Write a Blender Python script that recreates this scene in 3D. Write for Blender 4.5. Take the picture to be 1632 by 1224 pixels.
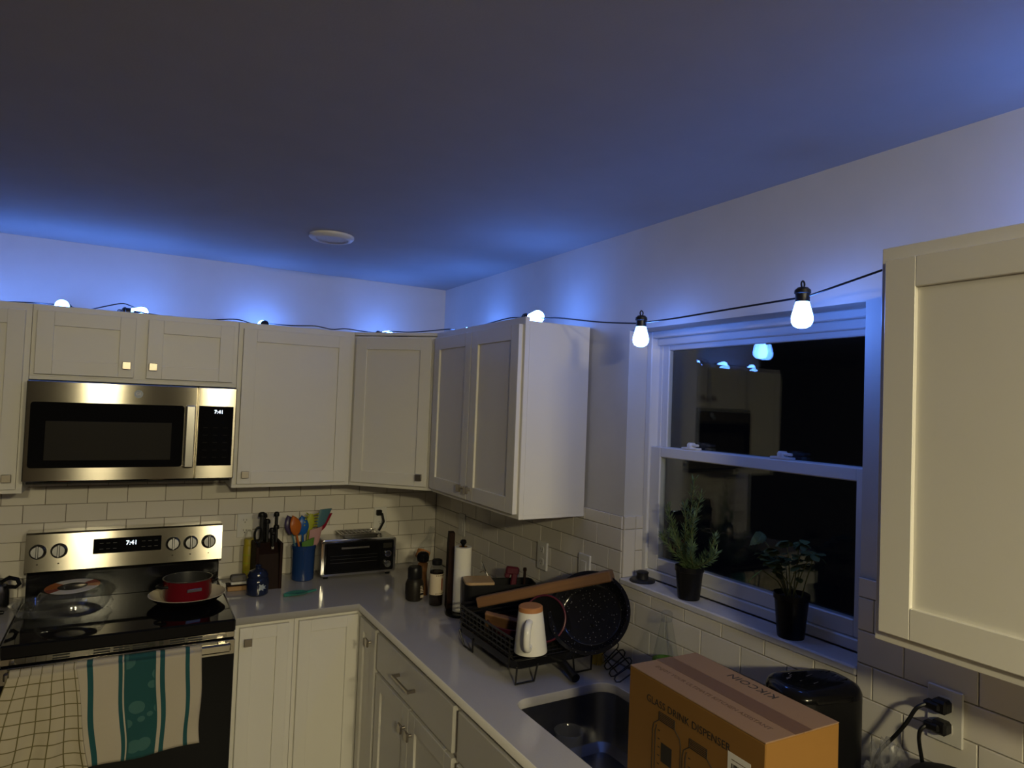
import bpy, bmesh, math, random
from mathutils import Matrix, Vector, Euler
random.seed(7)
for o in list(bpy.data.objects): bpy.data.objects.remove(o)
S = bpy.context.scene
COL = S.collection
PI = math.pi
# ------------------------------------------------------------------ camera, world, exposure
def make_camera():
    f, C, yaw, pitch, roll = 1060.568, Vector((-1.5603, -3.5266, 1.8140)), .52133, .03234, .037837
    cy, sy, cp, sp = math.cos(yaw), math.sin(yaw), math.cos(pitch), math.sin(pitch)
    fw = Vector((sy*cp, cy*cp, sp)); r = Vector((cy, -sy, 0)); u = r.cross(fw)
    c, s = math.cos(roll), math.sin(roll)
    R = c*r + s*u; U = -s*r + c*u
    cam = bpy.data.cameras.new('camera'); cam.sensor_width = 36; cam.sensor_fit = 'HORIZONTAL'
    cam.lens = f*36/1632; cam.clip_start = .02
    o = bpy.data.objects.new('camera', cam); COL.objects.link(o)
    M = Matrix((R, U, -fw)).transposed().to_4x4(); M.translation = C
    o.matrix_world = M
    S.camera = o
make_camera()
W = bpy.data.worlds.new('night_sky'); S.world = W; W.use_nodes = True
bg = W.node_tree.nodes['Background']; bg.inputs[0].default_value = (.35, .45, 1, 1); bg.inputs[1].default_value = .0015
S.view_settings.view_transform = 'Standard'; S.view_settings.look = 'None'
S.view_settings.exposure = 0; S.view_settings.gamma = 1; S.view_settings.use_curve_mapping = False
BULB_COL, BULB_STR = (.09, .25, 1.0), 50.0        # string light bulbs
LAMP_COL = (1.0, .87, .52)                          # warm ceiling lamps of the living room behind the camera
LAMPS = [((-1.8, -5.5), 415.0), ((-.68, -5.3), 335.0)]
CEIL = 2.465
# ------------------------------------------------------------------ helpers
def node(nt, t, **kw):
    n = nt.nodes.new(t)
    for k, v in kw.items(): setattr(n, k, v)
    return n
MATS = {}
def mat(name, col, rough=.5, metal=0, var=.06, vscale=8, bump=0, bscale=60, stretch=(1, 1, 1), coat=0, trans=0, ior=1.45, emis=None, estr=0, rnd=0, spec=.5):
    m = bpy.data.materials.new(name); m.use_nodes = True; nt = m.node_tree; L = nt.links
    b = nt.nodes['Principled BSDF']
    b.inputs['Roughness'].default_value = rough; b.inputs['Metallic'].default_value = metal
    b.inputs['IOR'].default_value = ior; b.inputs['Specular IOR Level'].default_value = spec
    b.inputs['Coat Weight'].default_value = coat; b.inputs['Transmission Weight'].default_value = trans
    tc = node(nt, 'ShaderNodeTexCoord'); mp = node(nt, 'ShaderNodeMapping'); mp.inputs['Scale'].default_value = stretch
    L.new(tc.outputs['Object'], mp.inputs['Vector'])
    nz = node(nt, 'ShaderNodeTexNoise'); nz.inputs['Scale'].default_value = vscale; nz.inputs['Detail'].default_value = 4
    L.new(mp.outputs[0], nz.inputs['Vector'])
    hs = node(nt, 'ShaderNodeHueSaturation'); hs.inputs['Color'].default_value = (*col, 1)
    mr = node(nt, 'ShaderNodeMapRange'); mr.inputs['To Min'].default_value = 1-var; mr.inputs['To Max'].default_value = 1+var
    L.new(nz.outputs['Fac'], mr.inputs['Value'])
    if rnd:
        oi = node(nt, 'ShaderNodeObjectInfo'); mr2 = node(nt, 'ShaderNodeMapRange')
        mr2.inputs['To Min'].default_value = 1-rnd; mr2.inputs['To Max'].default_value = 1+rnd
        L.new(oi.outputs['Random'], mr2.inputs['Value']); mu = node(nt, 'ShaderNodeMath', operation='MULTIPLY')
        L.new(mr.outputs[0], mu.inputs[0]); L.new(mr2.outputs[0], mu.inputs[1]); L.new(mu.outputs[0], hs.inputs['Value'])
    else: L.new(mr.outputs[0], hs.inputs['Value'])
    L.new(hs.outputs[0], b.inputs['Base Color'])
    if bump:
        n2 = node(nt, 'ShaderNodeTexNoise'); n2.inputs['Scale'].default_value = bscale; n2.inputs['Detail'].default_value = 3
        L.new(mp.outputs[0], n2.inputs['Vector']); bp = node(nt, 'ShaderNodeBump'); bp.inputs['Strength'].default_value = bump; bp.inputs['Distance'].default_value = .002
        L.new(n2.outputs['Fac'], bp.inputs['Height']); L.new(bp.outputs[0], b.inputs['Normal'])
    if emis:
        b.inputs['Emission Color'].default_value = (*emis, 1); b.inputs['Emission Strength'].default_value = estr
    MATS[name] = m
    return m
def clearmat(name, col, base=.05, grazing=.75, rough=.03, diffuse=0):
    m = bpy.data.materials.new(name); m.use_nodes = True; nt = m.node_tree; L = nt.links
    for n in list(nt.nodes): nt.nodes.remove(n)
    out = node(nt, 'ShaderNodeOutputMaterial'); tr = node(nt, 'ShaderNodeBsdfTransparent'); gl = node(nt, 'ShaderNodeBsdfGlossy')
    tr.inputs[0].default_value = (*col, 1); gl.inputs['Roughness'].default_value = rough
    lw = node(nt, 'ShaderNodeLayerWeight'); lw.inputs[0].default_value = .5
    pw = node(nt, 'ShaderNodeMath', operation='POWER'); pw.inputs[1].default_value = 4; L.new(lw.outputs['Facing'], pw.inputs[0])
    ma = node(nt, 'ShaderNodeMath', operation='MULTIPLY_ADD'); ma.inputs[1].default_value = grazing; ma.inputs[2].default_value = base
    L.new(pw.outputs[0], ma.inputs[0])
    mx = node(nt, 'ShaderNodeMixShader'); L.new(ma.outputs[0], mx.inputs[0]); L.new(tr.outputs[0], mx.inputs[1]); L.new(gl.outputs[0], mx.inputs[2])
    last = mx
    if diffuse:
        df = node(nt, 'ShaderNodeBsdfDiffuse'); df.inputs[0].default_value = (.6, .6, .62, 1)
        nz = node(nt, 'ShaderNodeTexNoise'); nz.inputs['Scale'].default_value = 30
        m2 = node(nt, 'ShaderNodeMath', operation='MULTIPLY'); m2.inputs[1].default_value = diffuse*2; L.new(nz.outputs['Fac'], m2.inputs[0])
        mx2 = node(nt, 'ShaderNodeMixShader'); L.new(m2.outputs[0], mx2.inputs[0]); L.new(mx.outputs[0], mx2.inputs[1]); L.new(df.outputs[0], mx2.inputs[2]); last = mx2
    L.new(last.outputs[0], out.inputs[0]); MATS[name] = m
    return m
mat('paint_wall', (.56, .55, .53), .75, bump=.08, bscale=220)
mat('paint_low_bounce', (.13, .125, .12), .8, bump=.08, bscale=220)  # unseen living room walls, darkened to cut bounced light and steel reflections
mat('paint_ceiling', (.42, .41, .41), .85, bump=.1, bscale=180)
mat('cabinet', (.70, .68, .63), .38, var=.02)
mat('floor_wood', (.05, .032, .022), .45, var=.3, vscale=3, stretch=(12, 1, 1))
mat('tile', (.68, .645, .58), .14, var=.03, vscale=3, rnd=.05, bump=.03, bscale=9)
mat('grout', (.16, .13, .10), .9)
mat('quartz', (.45, .435, .435), .10, var=.05, vscale=260)
mat('vinyl', (.72, .72, .72), .35, var=.02)
mat('sill_stone', (.62, .61, .62), .3, var=.12, vscale=14)
mat('steel', (.46, .43, .37), .155, 1, var=.10, vscale=30, stretch=(1, 1, 40))
def brush():
    nt = MATS['steel'].node_tree; b = nt.nodes['Principled BSDF']; tg = node(nt, 'ShaderNodeTangent', direction_type='RADIAL', axis='Z')
    b.inputs['Anisotropic'].default_value = 1.0; b.inputs['Anisotropic Rotation'].default_value = .25; nt.links.new(tg.outputs[0], b.inputs['Tangent'])
brush()
mat('steel_plain', (.55, .54, .52), .25, 1, var=.05)
mat('knob_steel', (.20, .20, .21), .25, 1)
mat('nickel', (.42, .38, .33), .32, 1)
mat('chrome', (.75, .75, .75), .08, 1)
mat('sink_steel', (.30, .30, .31), .35, 1, var=.1, vscale=40)
mat('black_glass', (.006, .006, .007), .04, var=0, spec=.22)
mat('black_plastic', (.008, .008, .009), .35, spec=.3)
mat('black_gloss', (.006, .006, .007), .14, spec=.3)
mat('black_matte', (.007, .007, .008), .5, spec=.2)
mat('mesh_window', (.030, .028, .024), .12, spec=.25)
mat('black_wire', (.010, .009, .009), .4)
mat('socket_black', (.008, .008, .010), .4)
mat('bulb', (.9, .9, .9), .2, emis=BULB_COL, estr=BULB_STR)
mat('lamp_glow', (.9, .85, .7), .3, emis=LAMP_COL, estr=1)
mat('digits', (.8, .9, 1), .3, emis=(.75, .87, 1), estr=3.0)
mat('white_plastic', (.66, .65, .62), .35, var=.02)
mat('dark_slot', (.02, .02, .02), .6)
mat('walnut', (.016, .007, .005), .6, spec=.15, var=.35, vscale=6, stretch=(14, 14, 1))
mat('board_wood', (.19, .095, .042), .5, var=.35, vscale=6, stretch=(1, 14, 14))
mat('dark_board', (.020, .009, .007), .65, spec=.12, var=.3, vscale=7, stretch=(10, 10, 1))
mat('bamboo', (.42, .28, .15), .5, var=.15, vscale=8, stretch=(1, 12, 1))
mat('paper', (.72, .70, .66), .9, bump=.15, bscale=120)
mat('navy', (.012, .018, .05), .12)
mat('crock_blue', (.015, .045, .16), .12)
mat('emblem', (.35, .40, .45), .4)
mat('yellow', (.40, .33, .03), .4)
mat('sponge_grey', (.16, .15, .14), .9, bump=.4, bscale=150)
mat('wood_light', (.36, .21, .09), .5, var=.2, vscale=10)
mat('orange', (.45, .12, .015), .35)
mat('purple', (.05, .035, .10), .35)
mat('blue', (.01, .09, .35), .35)
mat('lime', (.35, .38, .03), .35)
mat('teal_grey', (.07, .16, .20), .4)
mat('red', (.30, .01, .03), .3)
mat('pink', (.45, .25, .25), .4)
mat('green', (.08, .20, .03), .4)
mat('teal', (.05, .24, .19), .3)
mat('maroon', (.075, .008, .018), .4)
mat('pot_red', (.15, .005, .010), .15)
mat('pot_inside', (.045, .045, .045), .35, .3)
mat('cream', (.75, .67, .48), .3)
mat('ceramic', (.74, .72, .68), .12, var=.01)
mat('terracotta', (.40, .17, .06), .6)
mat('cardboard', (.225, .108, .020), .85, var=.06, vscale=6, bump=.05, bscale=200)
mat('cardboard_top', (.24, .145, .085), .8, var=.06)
mat('tape', (.16, .09, .055), .35, var=.08)
mat('print_black', (.02, .016, .012), .7)
mat('print_brown', (.10, .05, .02), .7)
mat('leaf_rosemary', (.12, .19, .08), .5, var=.3, vscale=30)
mat('leaf_basil', (.09, .125, .045), .6, rnd=.35, spec=.2)
mat('leaf_bright', (.16, .32, .05), .4)
mat('stem', (.16, .17, .06), .6)
mat('soil', (.03, .02, .012), .9)
mat('pepper', (.016, .013, .010), .4, spec=.3, var=.5, vscale=90)
mat('sauce', (.012, .007, .005), .1)
mat('label_cream', (.62, .52, .38), .6)
mat('label_red', (.25, .03, .015), .6)
mat('mill_wood', (.16, .07, .025), .3, var=.2)
mat('bristle', (.55, .42, .08), .6)
mat('rubber', (.012, .012, .014), .5)
clearmat('window_glass', (.93, .95, .95), base=.045, grazing=.85, rough=0)
clearmat('clear_plastic', (.93, .94, .95), base=.06, grazing=.45, rough=.06, diffuse=.03)
clearmat('clear_glass', (.93, .95, .94), base=.05, grazing=.6, rough=.01)
clearmat('clear_bag', (.93, .94, .96), base=.12, grazing=.5, rough=.15, diffuse=.14)
def speckle():
    m = mat('speckled_enamel', (.008, .008, .011), .12, var=0); nt = m.node_tree; b = nt.nodes['Principled BSDF']
    vo = node(nt, 'ShaderNodeTexVoronoi'); vo.inputs['Scale'].default_value = 85
    tc = node(nt, 'ShaderNodeTexCoord'); nt.links.new(tc.outputs['Object'], vo.inputs['Vector'])
    cr = node(nt, 'ShaderNodeValToRGB'); cr.color_ramp.elements[0].position = .12; cr.color_ramp.elements[0].color = (.11, .11, .125, 1)
    cr.color_ramp.elements[1].position = .18; cr.color_ramp.elements[1].color = (.008, .008, .011, 1)
    nt.links.new(vo.outputs['Distance'], cr.inputs[0]); nt.links.new(cr.outputs[0], b.inputs['Base Color'])
speckle()
def towel_mats():
    def ramp(nt, stops):
        cr = node(nt, 'ShaderNodeValToRGB'); cr.color_ramp.interpolation = 'CONSTANT'
        e = cr.color_ramp.elements
        e[0].position, e[0].color = stops[0][0], (*stops[0][1], 1)
        e[1].position, e[1].color = stops[1][0], (*stops[1][1], 1)
        for p, c in stops[2:]:
            n = e.new(p); n.color = (*c, 1)
        return cr
    wh, te, lt = (.45, .40, .32), (.012, .075, .085), (.012, .07, .075)
    m = mat('towel_stripes', wh, .95, bump=.3, bscale=400); nt = m.node_tree; b = nt.nodes['Principled BSDF']; L = nt.links
    uv = node(nt, 'ShaderNodeUVMap'); sx = node(nt, 'ShaderNodeSeparateXYZ'); L.new(uv.outputs[0], sx.inputs[0])
    cr = ramp(nt, [(0, wh), (.11, te), (.153, wh), (.34, te), (.372, wh), (.384, lt), (.632, wh), (.662, te), (.70, wh), (.865, te), (.90, wh)])
    L.new(sx.outputs[0], cr.inputs[0])
    vo = node(nt, 'ShaderNodeTexVoronoi'); vo.inputs['Scale'].default_value = 6.5; L.new(uv.outputs[0], vo.inputs['Vector'])
    c2 = ramp(nt, [(0, (1, 1, 1)), (.42, (0, 0, 0))]); L.new(vo.outputs['Distance'], c2.inputs[0])
    band = ramp(nt, [(0, (0, 0, 0)), (.40, (1, 1, 1)), (.62, (0, 0, 0))]); L.new(sx.outputs[0], band.inputs[0])
    mu = node(nt, 'ShaderNodeMath', operation='MULTIPLY'); L.new(c2.outputs[0], mu.inputs[0]); L.new(band.outputs[0], mu.inputs[1])
    mu2 = node(nt, 'ShaderNodeMath', operation='MULTIPLY'); L.new(mu.outputs[0], mu2.inputs[0]); mu2.inputs[1].default_value = .55
    mx = node(nt, 'ShaderNodeMixRGB'); L.new(mu2.outputs[0], mx.inputs[0]); L.new(cr.outputs[0], mx.inputs[1]); mx.inputs[2].default_value = (.07, .17, .155, 1)
    L.new(mx.outputs[0], b.inputs['Base Color'])
    m = mat('towel_check', wh, .95, bump=.3, bscale=400); nt = m.node_tree; b = nt.nodes['Principled BSDF']; L = nt.links
    uv = node(nt, 'ShaderNodeUVMap'); sx = node(nt, 'ShaderNodeSeparateXYZ'); L.new(uv.outputs[0], sx.inputs[0])
    res = []
    for k, n in ((0, 6.3), (1, 9)):
        a = node(nt, 'ShaderNodeMath', operation='MULTIPLY'); a.inputs[1].default_value = n; L.new(sx.outputs[k], a.inputs[0])
        fr = node(nt, 'ShaderNodeMath', operation='FRACT'); L.new(a.outputs[0], fr.inputs[0])
        gt = node(nt, 'ShaderNodeMath', operation='LESS_THAN'); gt.inputs[1].default_value = .085; L.new(fr.outputs[0], gt.inputs[0]); res.append(gt)
    mx = node(nt, 'ShaderNodeMath', operation='MAXIMUM'); L.new(res[0].outputs[0], mx.inputs[0]); L.new(res[1].outputs[0], mx.inputs[1])
    mm = node(nt, 'ShaderNodeMixRGB'); L.new(mx.outputs[0], mm.inputs[0]); mm.inputs[1].default_value = (.44, .39, .29, 1); mm.inputs[2].default_value = (.14, .12, .05, 1)
    L.new(mm.outputs[0], b.inputs['Base Color'])
towel_mats()

class MB:
    """collects shapes into one mesh"""
    def __init__(s, M=None):
        s.v, s.f, s.sm = [], [], []; s.M = M or Matrix()
    def add(s, V, F, smooth=False):
        o = len(s.v); s.v += [s.M @ Vector(p) for p in V]
        s.f += [tuple(o+i for i in f) for f in F]; s.sm += [smooth]*len(F); return s
    def box(s, x0, x1, y0, y1, z0, z1, b=0):
        if x0 > x1: x0, x1 = x1, x0
        if y0 > y1: y0, y1 = y1, y0
        if z0 > z1: z0, z1 = z1, z0
        if not b:
            V = [(x, y, z) for z in (z0, z1) for y in (y0, y1) for x in (x0, x1)]
            return s.add(V, [(0, 2, 3, 1), (4, 5, 7, 6), (0, 1, 5, 4), (2, 6, 7, 3), (0, 4, 6, 2), (1, 3, 7, 5)])
        b = min(b, (x1-x0)*.49, (y1-y0)*.49, (z1-z0)*.49)
        X, Y, Z = (x0, x1), (y0, y1), (z0, z1); V = []; idx = {}
        for i in (0, 1):
            for j in (0, 1):
                for k in (0, 1):
                    ix, iy, iz = X[i]+(b if i == 0 else -b), Y[j]+(b if j == 0 else -b), Z[k]+(b if k == 0 else -b)
                    for a, p in (('x', (X[i], iy, iz)), ('y', (ix, Y[j], iz)), ('z', (ix, iy, Z[k]))):
                        idx[(i, j, k, a)] = len(V); V.append(p)
        F = []
        def q(*ks): F.append([idx[k] for k in ks])
        for i in (0, 1): q((i, 0, 0, 'x'), (i, 1, 0, 'x'), (i, 1, 1, 'x'), (i, 0, 1, 'x'))
        for j in (0, 1): q((0, j, 0, 'y'), (0, j, 1, 'y'), (1, j, 1, 'y'), (1, j, 0, 'y'))
        for k in (0, 1): q((0, 0, k, 'z'), (1, 0, k, 'z'), (1, 1, k, 'z'), (0, 1, k, 'z'))
        for i in (0, 1):
            for j in (0, 1): q((i, j, 0, 'x'), (i, j, 1, 'x'), (i, j, 1, 'y'), (i, j, 0, 'y'))
            for k in (0, 1): q((i, 0, k, 'x'), (i, 1, k, 'x'), (i, 1, k, 'z'), (i, 0, k, 'z'))
        for j in (0, 1):
            for k in (0, 1): q((0, j, k, 'y'), (1, j, k, 'y'), (1, j, k, 'z'), (0, j, k, 'z'))
        for i in (0, 1):
            for j in (0, 1):
                for k in (0, 1): q((i, j, k, 'x'), (i, j, k, 'y'), (i, j, k, 'z'))
        return s.add(V, F)
    def lathe(s, prof, c=(0, 0, 0), n=32, sx=1, sy=1, caps=True):
        V, F = [], []
        for r, z in prof:
            for i in range(n):
                a = 2*PI*i/n; V.append((c[0]+sx*r*math.cos(a), c[1]+sy*r*math.sin(a), c[2]+z))
        m = len(prof)
        for k in range(m-1):
            for i in range(n): F.append((k*n+i, k*n+(i+1) % n, (k+1)*n+(i+1) % n, (k+1)*n+i))
        if caps:
            F.append(tuple(range(n))[::-1]); F.append(tuple((m-1)*n+i for i in range(n)))
        return s.add(V, F, True)
    def tube(s, pts, r, n=8, closed=False, r1=None):
        P = [Vector(p) for p in pts]; m = len(P); V, F = [], []
        ref = None
        for k in range(m):
            if closed: t = P[(k+1) % m]-P[k-1]
            else: t = P[min(k+1, m-1)]-P[max(k-1, 0)]
            t.normalize()
            if ref is None:
                ref = Vector((0, 0, 1)) if abs(t.z) < .9 else Vector((1, 0, 0))
                ref = (ref-t*ref.dot(t)).normalized()
            else:
                ref = ref-t*ref.dot(t)
                if ref.length < 1e-5: ref = t.orthogonal()
                ref.normalize()
            b = t.cross(ref)
            rr = r if r1 is None else r+(r1-r)*k/max(1, m-1)
            if isinstance(r, (list, tuple)): rr = r[k]
            for i in range(n):
                a = 2*PI*i/n; V.append(P[k]+rr*(math.cos(a)*ref+math.sin(a)*b))
        for k in range(m if closed else m-1):
            for i in range(n): F.append((k*n+i, k*n+(i+1) % n, ((k+1) % m)*n+(i+1) % n, ((k+1) % m)*n+i))
        if not closed:
            F.append(tuple(range(n))[::-1]); F.append(tuple((m-1)*n+i for i in range(n)))
        return s.add(V, F, True)
    def prism(s, poly, z0, z1, smooth=False):
        n = len(poly); V = [(x, y, z0) for x, y in poly]+[(x, y, z1) for x, y in poly]
        F = [tuple(range(n))[::-1], tuple(range(n, 2*n))]+[(i, (i+1) % n, n+(i+1) % n, n+i) for i in range(n)]
        return s.add(V, F, smooth)
    def loft(s, rings, cap0=True, cap1=True):
        n = len(rings[0]); V = [p for r in rings for p in r]; F = []
        for k in range(len(rings)-1):
            for i in range(n): F.append((k*n+i, k*n+(i+1) % n, (k+1)*n+(i+1) % n, (k+1)*n+i))
        if cap0: F.append(tuple(range(n))[::-1])
        if cap1: F.append(tuple((len(rings)-1)*n+i for i in range(n)))
        return s.add(V, F, True)
    def mesh(s, name):
        me = bpy.data.meshes.new(name); me.from_pydata([tuple(p) for p in s.v], [], s.f)
        bm = bmesh.new(); bm.from_mesh(me); bmesh.ops.recalc_face_normals(bm, faces=bm.faces); bm.to_mesh(me); bm.free()
        if any(s.sm):
            me.polygons.foreach_set('use_smooth', [True]*len(me.polygons)); me.set_sharp_from_angle(angle=math.radians(38))
        me.update(); return me
    def build(s, name, m, parent=None, label=None):
        me = s.mesh(name); me.materials.append(MATS[m])
        return link(name, me, parent, label)
def link(name, me, parent=None, label=None):
    o = bpy.data.objects.new(name, me); COL.objects.link(o)
    if parent: o.parent = parent
    if label: o['label'] = label
    return o
def T(name, label, cat, loc=(0, 0, 0), rz=0, group=None):
    o = bpy.data.objects.new(name, None); COL.objects.link(o); o.empty_display_size = .05
    o.location = loc; o.rotation_euler = (0, 0, rz); o['label'] = label; o['category'] = cat
    if group: o['group'] = group
    return o
def tag(o, label, cat, group=None):
    o['label'] = label; o['category'] = cat
    if group: o['group'] = group
    return o
def struct(o): o['kind'] = 'structure'; return o
def at(o, loc, rz=0):
    o.location = loc; o.rotation_euler = (0, 0, rz); return o
def Mx(loc=(0, 0, 0), rot=(0, 0, 0)): return Matrix.Translation(loc) @ Euler(rot).to_matrix().to_4x4()
def axes(o, x, y):
    x = Vector(x).normalized(); y = Vector(y); y = (y-x*y.dot(x)).normalized(); z = x.cross(y)
    M = Matrix((x, y, z)).transposed().to_4x4(); M.translation = Vector(o); return M
def text_mesh(txt, size, M, depth=.0003, align='CENTER', extra=1.0):
    c = bpy.data.curves.new('lettering', 'FONT'); c.body = txt; c.size = size; c.extrude = depth; c.align_x = align; c.align_y = 'CENTER'; c.space_character = extra
    c.resolution_u = 3
    o = bpy.data.objects.new('lettering', c); COL.objects.link(o); bpy.context.view_layer.update()
    me = bpy.data.meshes.new_from_object(o.evaluated_get(bpy.context.evaluated_depsgraph_get())); bpy.data.objects.remove(o)
    me.transform(M); return me
def lettering(txt, size, M, m, parent, name='lettering', **k):
    me = text_mesh(txt, size, M, **k); me.materials.clear(); me.materials.append(MATS[m]); return link(name, me, parent)
def rrect(x0, x1, y0, y1, r, n=6):
    P = []
    for cx, cy, a0 in ((x1-r, y0+r, -PI/2), (x1-r, y1-r, 0), (x0+r, y1-r, PI/2), (x0+r, y0+r, PI)):
        for i in range(n+1):
            a = a0+PI/2*i/n; P.append((cx+r*math.cos(a), cy+r*math.sin(a)))
    return P
def ring(poly, z): return [(x, y, z) for x, y in poly]

# ------------------------------------------------------------------ room shell
WY0, WY1, WZ0, WZ1, REC = -1.652, -2.543, 1.205, 2.103, .085   # window opening
TILE_Z = [.916+.0782*k for k in range(7)]+[1.432]
def shell():
    struct(MB().box(-5.5, 2.6, -13, 3, -.1, 0).build('floor', 'floor_wood'))
    # the lamps hang from the ceiling
    struct(MB().box(-5.5, 2.6, -13, 3, CEIL, CEIL+.1).build('ceiling', 'paint_ceiling'))
    wb = struct(MB().box(-2.42, .16, 0, .12, 0, CEIL).build('wall_back', 'paint_wall'))
    m = MB().box(0, .16, -3.8, 3, 0, WZ0).box(0, .16, -3.8, 3, WZ1, CEIL).box(0, .16, WY0, 3, WZ0, WZ1).box(0, .16, -3.8, WY1, WZ0, WZ1)
    wr = struct(m.build('wall_right', 'paint_wall'))
    struct(MB().box(-5.6, -5.5, -13, 3, 0, CEIL).build('wall_left', 'paint_low_bounce'))
    struct(MB().box(-5.5, 2.6, -13.1, -13, 0, CEIL).build('wall_front', 'paint_low_bounce'))
    struct(MB().box(.16, 2.6, -3.8, -3.68, 0, CEIL).build('wall_added_return', 'paint_low_bounce'))  # added out of view: closes the room widened to cut lamp bounce
    struct(MB().box(2.6, 2.7, -13, -3.68, 0, CEIL).build('wall_added_outer', 'paint_low_bounce'))  # added out of view, kept far from the lamp so little light bounces
    struct(MB().box(-5.5, -2.42, 3, 3.1, 0, CEIL).build('wall_far', 'paint_low_bounce'))
    # tiled backsplash: one mesh for whole tiles, cut tiles get their own
    cache = {}
    def tile(par, M, w, h):
        key = (round(w, 3), round(h, 3))
        if key not in cache:
            c, t = .0016, .0085; mb = MB()
            V = [(0, 0, 0), (w, 0, 0), (w, 0, h), (0, 0, h), (0, -t+c, 0), (w, -t+c, 0), (w, -t+c, h), (0, -t+c, h), (c, -t, c), (w-c, -t, c), (w-c, -t, h-c), (c, -t, h-c)]
            F = [(0, 3, 2, 1), (0, 1, 5, 4), (1, 2, 6, 5), (2, 3, 7, 6), (3, 0, 4, 7), (4, 5, 9, 8), (5, 6, 10, 9), (6, 7, 11, 10), (7, 4, 8, 11), (8, 9, 10, 11)]
            mb.add(V, F); me = mb.mesh('tile'); me.materials.append(MATS['tile']); cache[key] = me
        o = link('tile', cache[key], par); o.matrix_local = M
    G = .0022
    # back wall
    MB().box(-2.40, 0, -.003, 0, .914, 1.431).build('grout_bed', 'grout', wb)
    for k in range(7):
        z0, z1 = TILE_Z[k], TILE_Z[k+1]
        ph = -1.388 if k % 2 else -1.311
        js = [ph+.1546*i for i in range(-8, 12)]
        js = [-2.40]+[j for j in js if -2.39 < j < -.012]+[-.0085]
        for a, b in zip(js, js[1:]):
            if b-a > G*2: tile(wb, Mx((a+G/2, 0, z0+G/2)), b-a-G, z1-z0-G)
    # right wall (local x runs towards the camera)
    MB().box(-.003, 0, -3.6, 0, .914, WZ0).build('grout_bed', 'grout', wr)
    MB().box(-.003, 0, WY0, 0, WZ0, 1.431).build('grout_bed', 'grout', wr)
    MB().box(-.003, 0, -3.6, WY1, WZ0, 1.431).build('grout_bed', 'grout', wr)
    for k in range(7):
        z0, z1 = TILE_Z[k], TILE_Z[k+1]
        ph = 1.355 if k % 2 else 1.274
        js = [ph+.1535*i for i in range(-10, 18)]
        js = [.0085]+[j for j in js if .012 < j < 3.58]+[3.6]
        for a, b in zip(js, js[1:]):
            segs = []
            if z1 <= WZ0-.012 or b <= -WY0 or a >= -WY1: segs.append((a, b, z0, z1))
            else:
                if a < -WY0: segs.append((a, -WY0, z0, z1))
                if b > -WY1: segs.append((-WY1, b, z0, z1))
                m0, m1 = max(a, -WY0), min(b, -WY1)
                if WZ0-.012-z0 > .01: segs.append((m0, m1, z0, WZ0-.012))
            for p, q, u, v in segs:
                if q-p > .006: tile(wr, Mx((0, -p-G/2, u+G/2), (0, 0, -PI/2)), q-p-G, v-u-G)
    # tiled return of the window recess
    for x0, x1, zs in ((-.004, .050, (1.216, 1.385, 1.432)), (.050, .085, (1.216, 1.229, 1.307, 1.385, 1.432))):
        for u, v in zip(zs, zs[1:]): tile(wr, Mx((x0+G/2, WY0, u+G/2)), x1-x0-G, v-u-G)
    return wb, wr
wall_back, wall_right = shell()

def window():
    w = bpy.data.objects.new('window_1', None); COL.objects.link(w); w.location = (0, -2.0975, WZ0); struct(w)
    hw = (WY0-WY1)/2   # half width
    H = WZ1-WZ0
    def rectframe(x0, x1, y0, y1, z0, z1, l, r, t, b, bev=.003):
        m = MB(); m.box(x0, x1, y0, y0+r, z0, z1, bev).box(x0, x1, y1-l, y1, z0, z1, bev)
        m.box(x0, x1, y0+r, y1-l, z1-t, z1, bev).box(x0, x1, y0+r, y1-l, z0, z0+b, bev); return m
    fr = rectframe(REC, .16, -hw, hw, .012, H, .026, .026, .024, .03)
    fr.box(REC+.025, .16, -hw+.026, hw-.026, H-.05, H-.024, .003)
    for s in (-1, 1): fr.box(REC+.038, REC+.046, s*(hw-.040), s*(hw-.026), .05, H-.05)
    fr.build('window_frame', 'vinyl', w)
    mz = 1.686-WZ0
    us = rectframe(.128, .150, -hw+.026, hw-.026, mz-.036, H-.034, .045, .045, .034, .036).build('upper_sash', 'vinyl', w)
    ls = rectframe(.094, .124, -hw+.026, hw-.026, .043, mz, .050, .050, .036, .045).build('lower_sash', 'vinyl', w)
    def pane(par, x, z0, z1, tilt=0, yaw=0):
        c = Vector((x, 0, (z0+z1)/2)); o = MB().box(-.0015, .0015, -hw+.066, hw-.066, -(z1-z0)/2, (z1-z0)/2).build('pane', 'window_glass', par)
        o.location = c; o.rotation_euler = (0, tilt, yaw)
    pane(us, .133, mz-.008, H-.06, 0, math.radians(.11)); pane(us, .146, mz-.008, H-.06, math.radians(.32), math.radians(.15))
    pane(ls, .101, .08, mz-.03, 0, .004); pane(ls, .116, .08, mz-.03, .003, .003)
    for y in (.235, -.13):
        m = MB().box(.096, .124, y-.035, y+.035, mz, mz+.008, .002).lathe([(.015, 0), (.015, .012), (.011, .018)], (.110, y, mz+.006), 14).box(.100, .112, y-.035, y+.012, mz+.012, mz+.02, .002)
        m.build('sash_lock', 'vinyl', w)
    m = MB().box(-.012, REC, -hw, hw, -.012, .010, .004); m.build('window_sill', 'sill_stone', w)
window()

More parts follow.
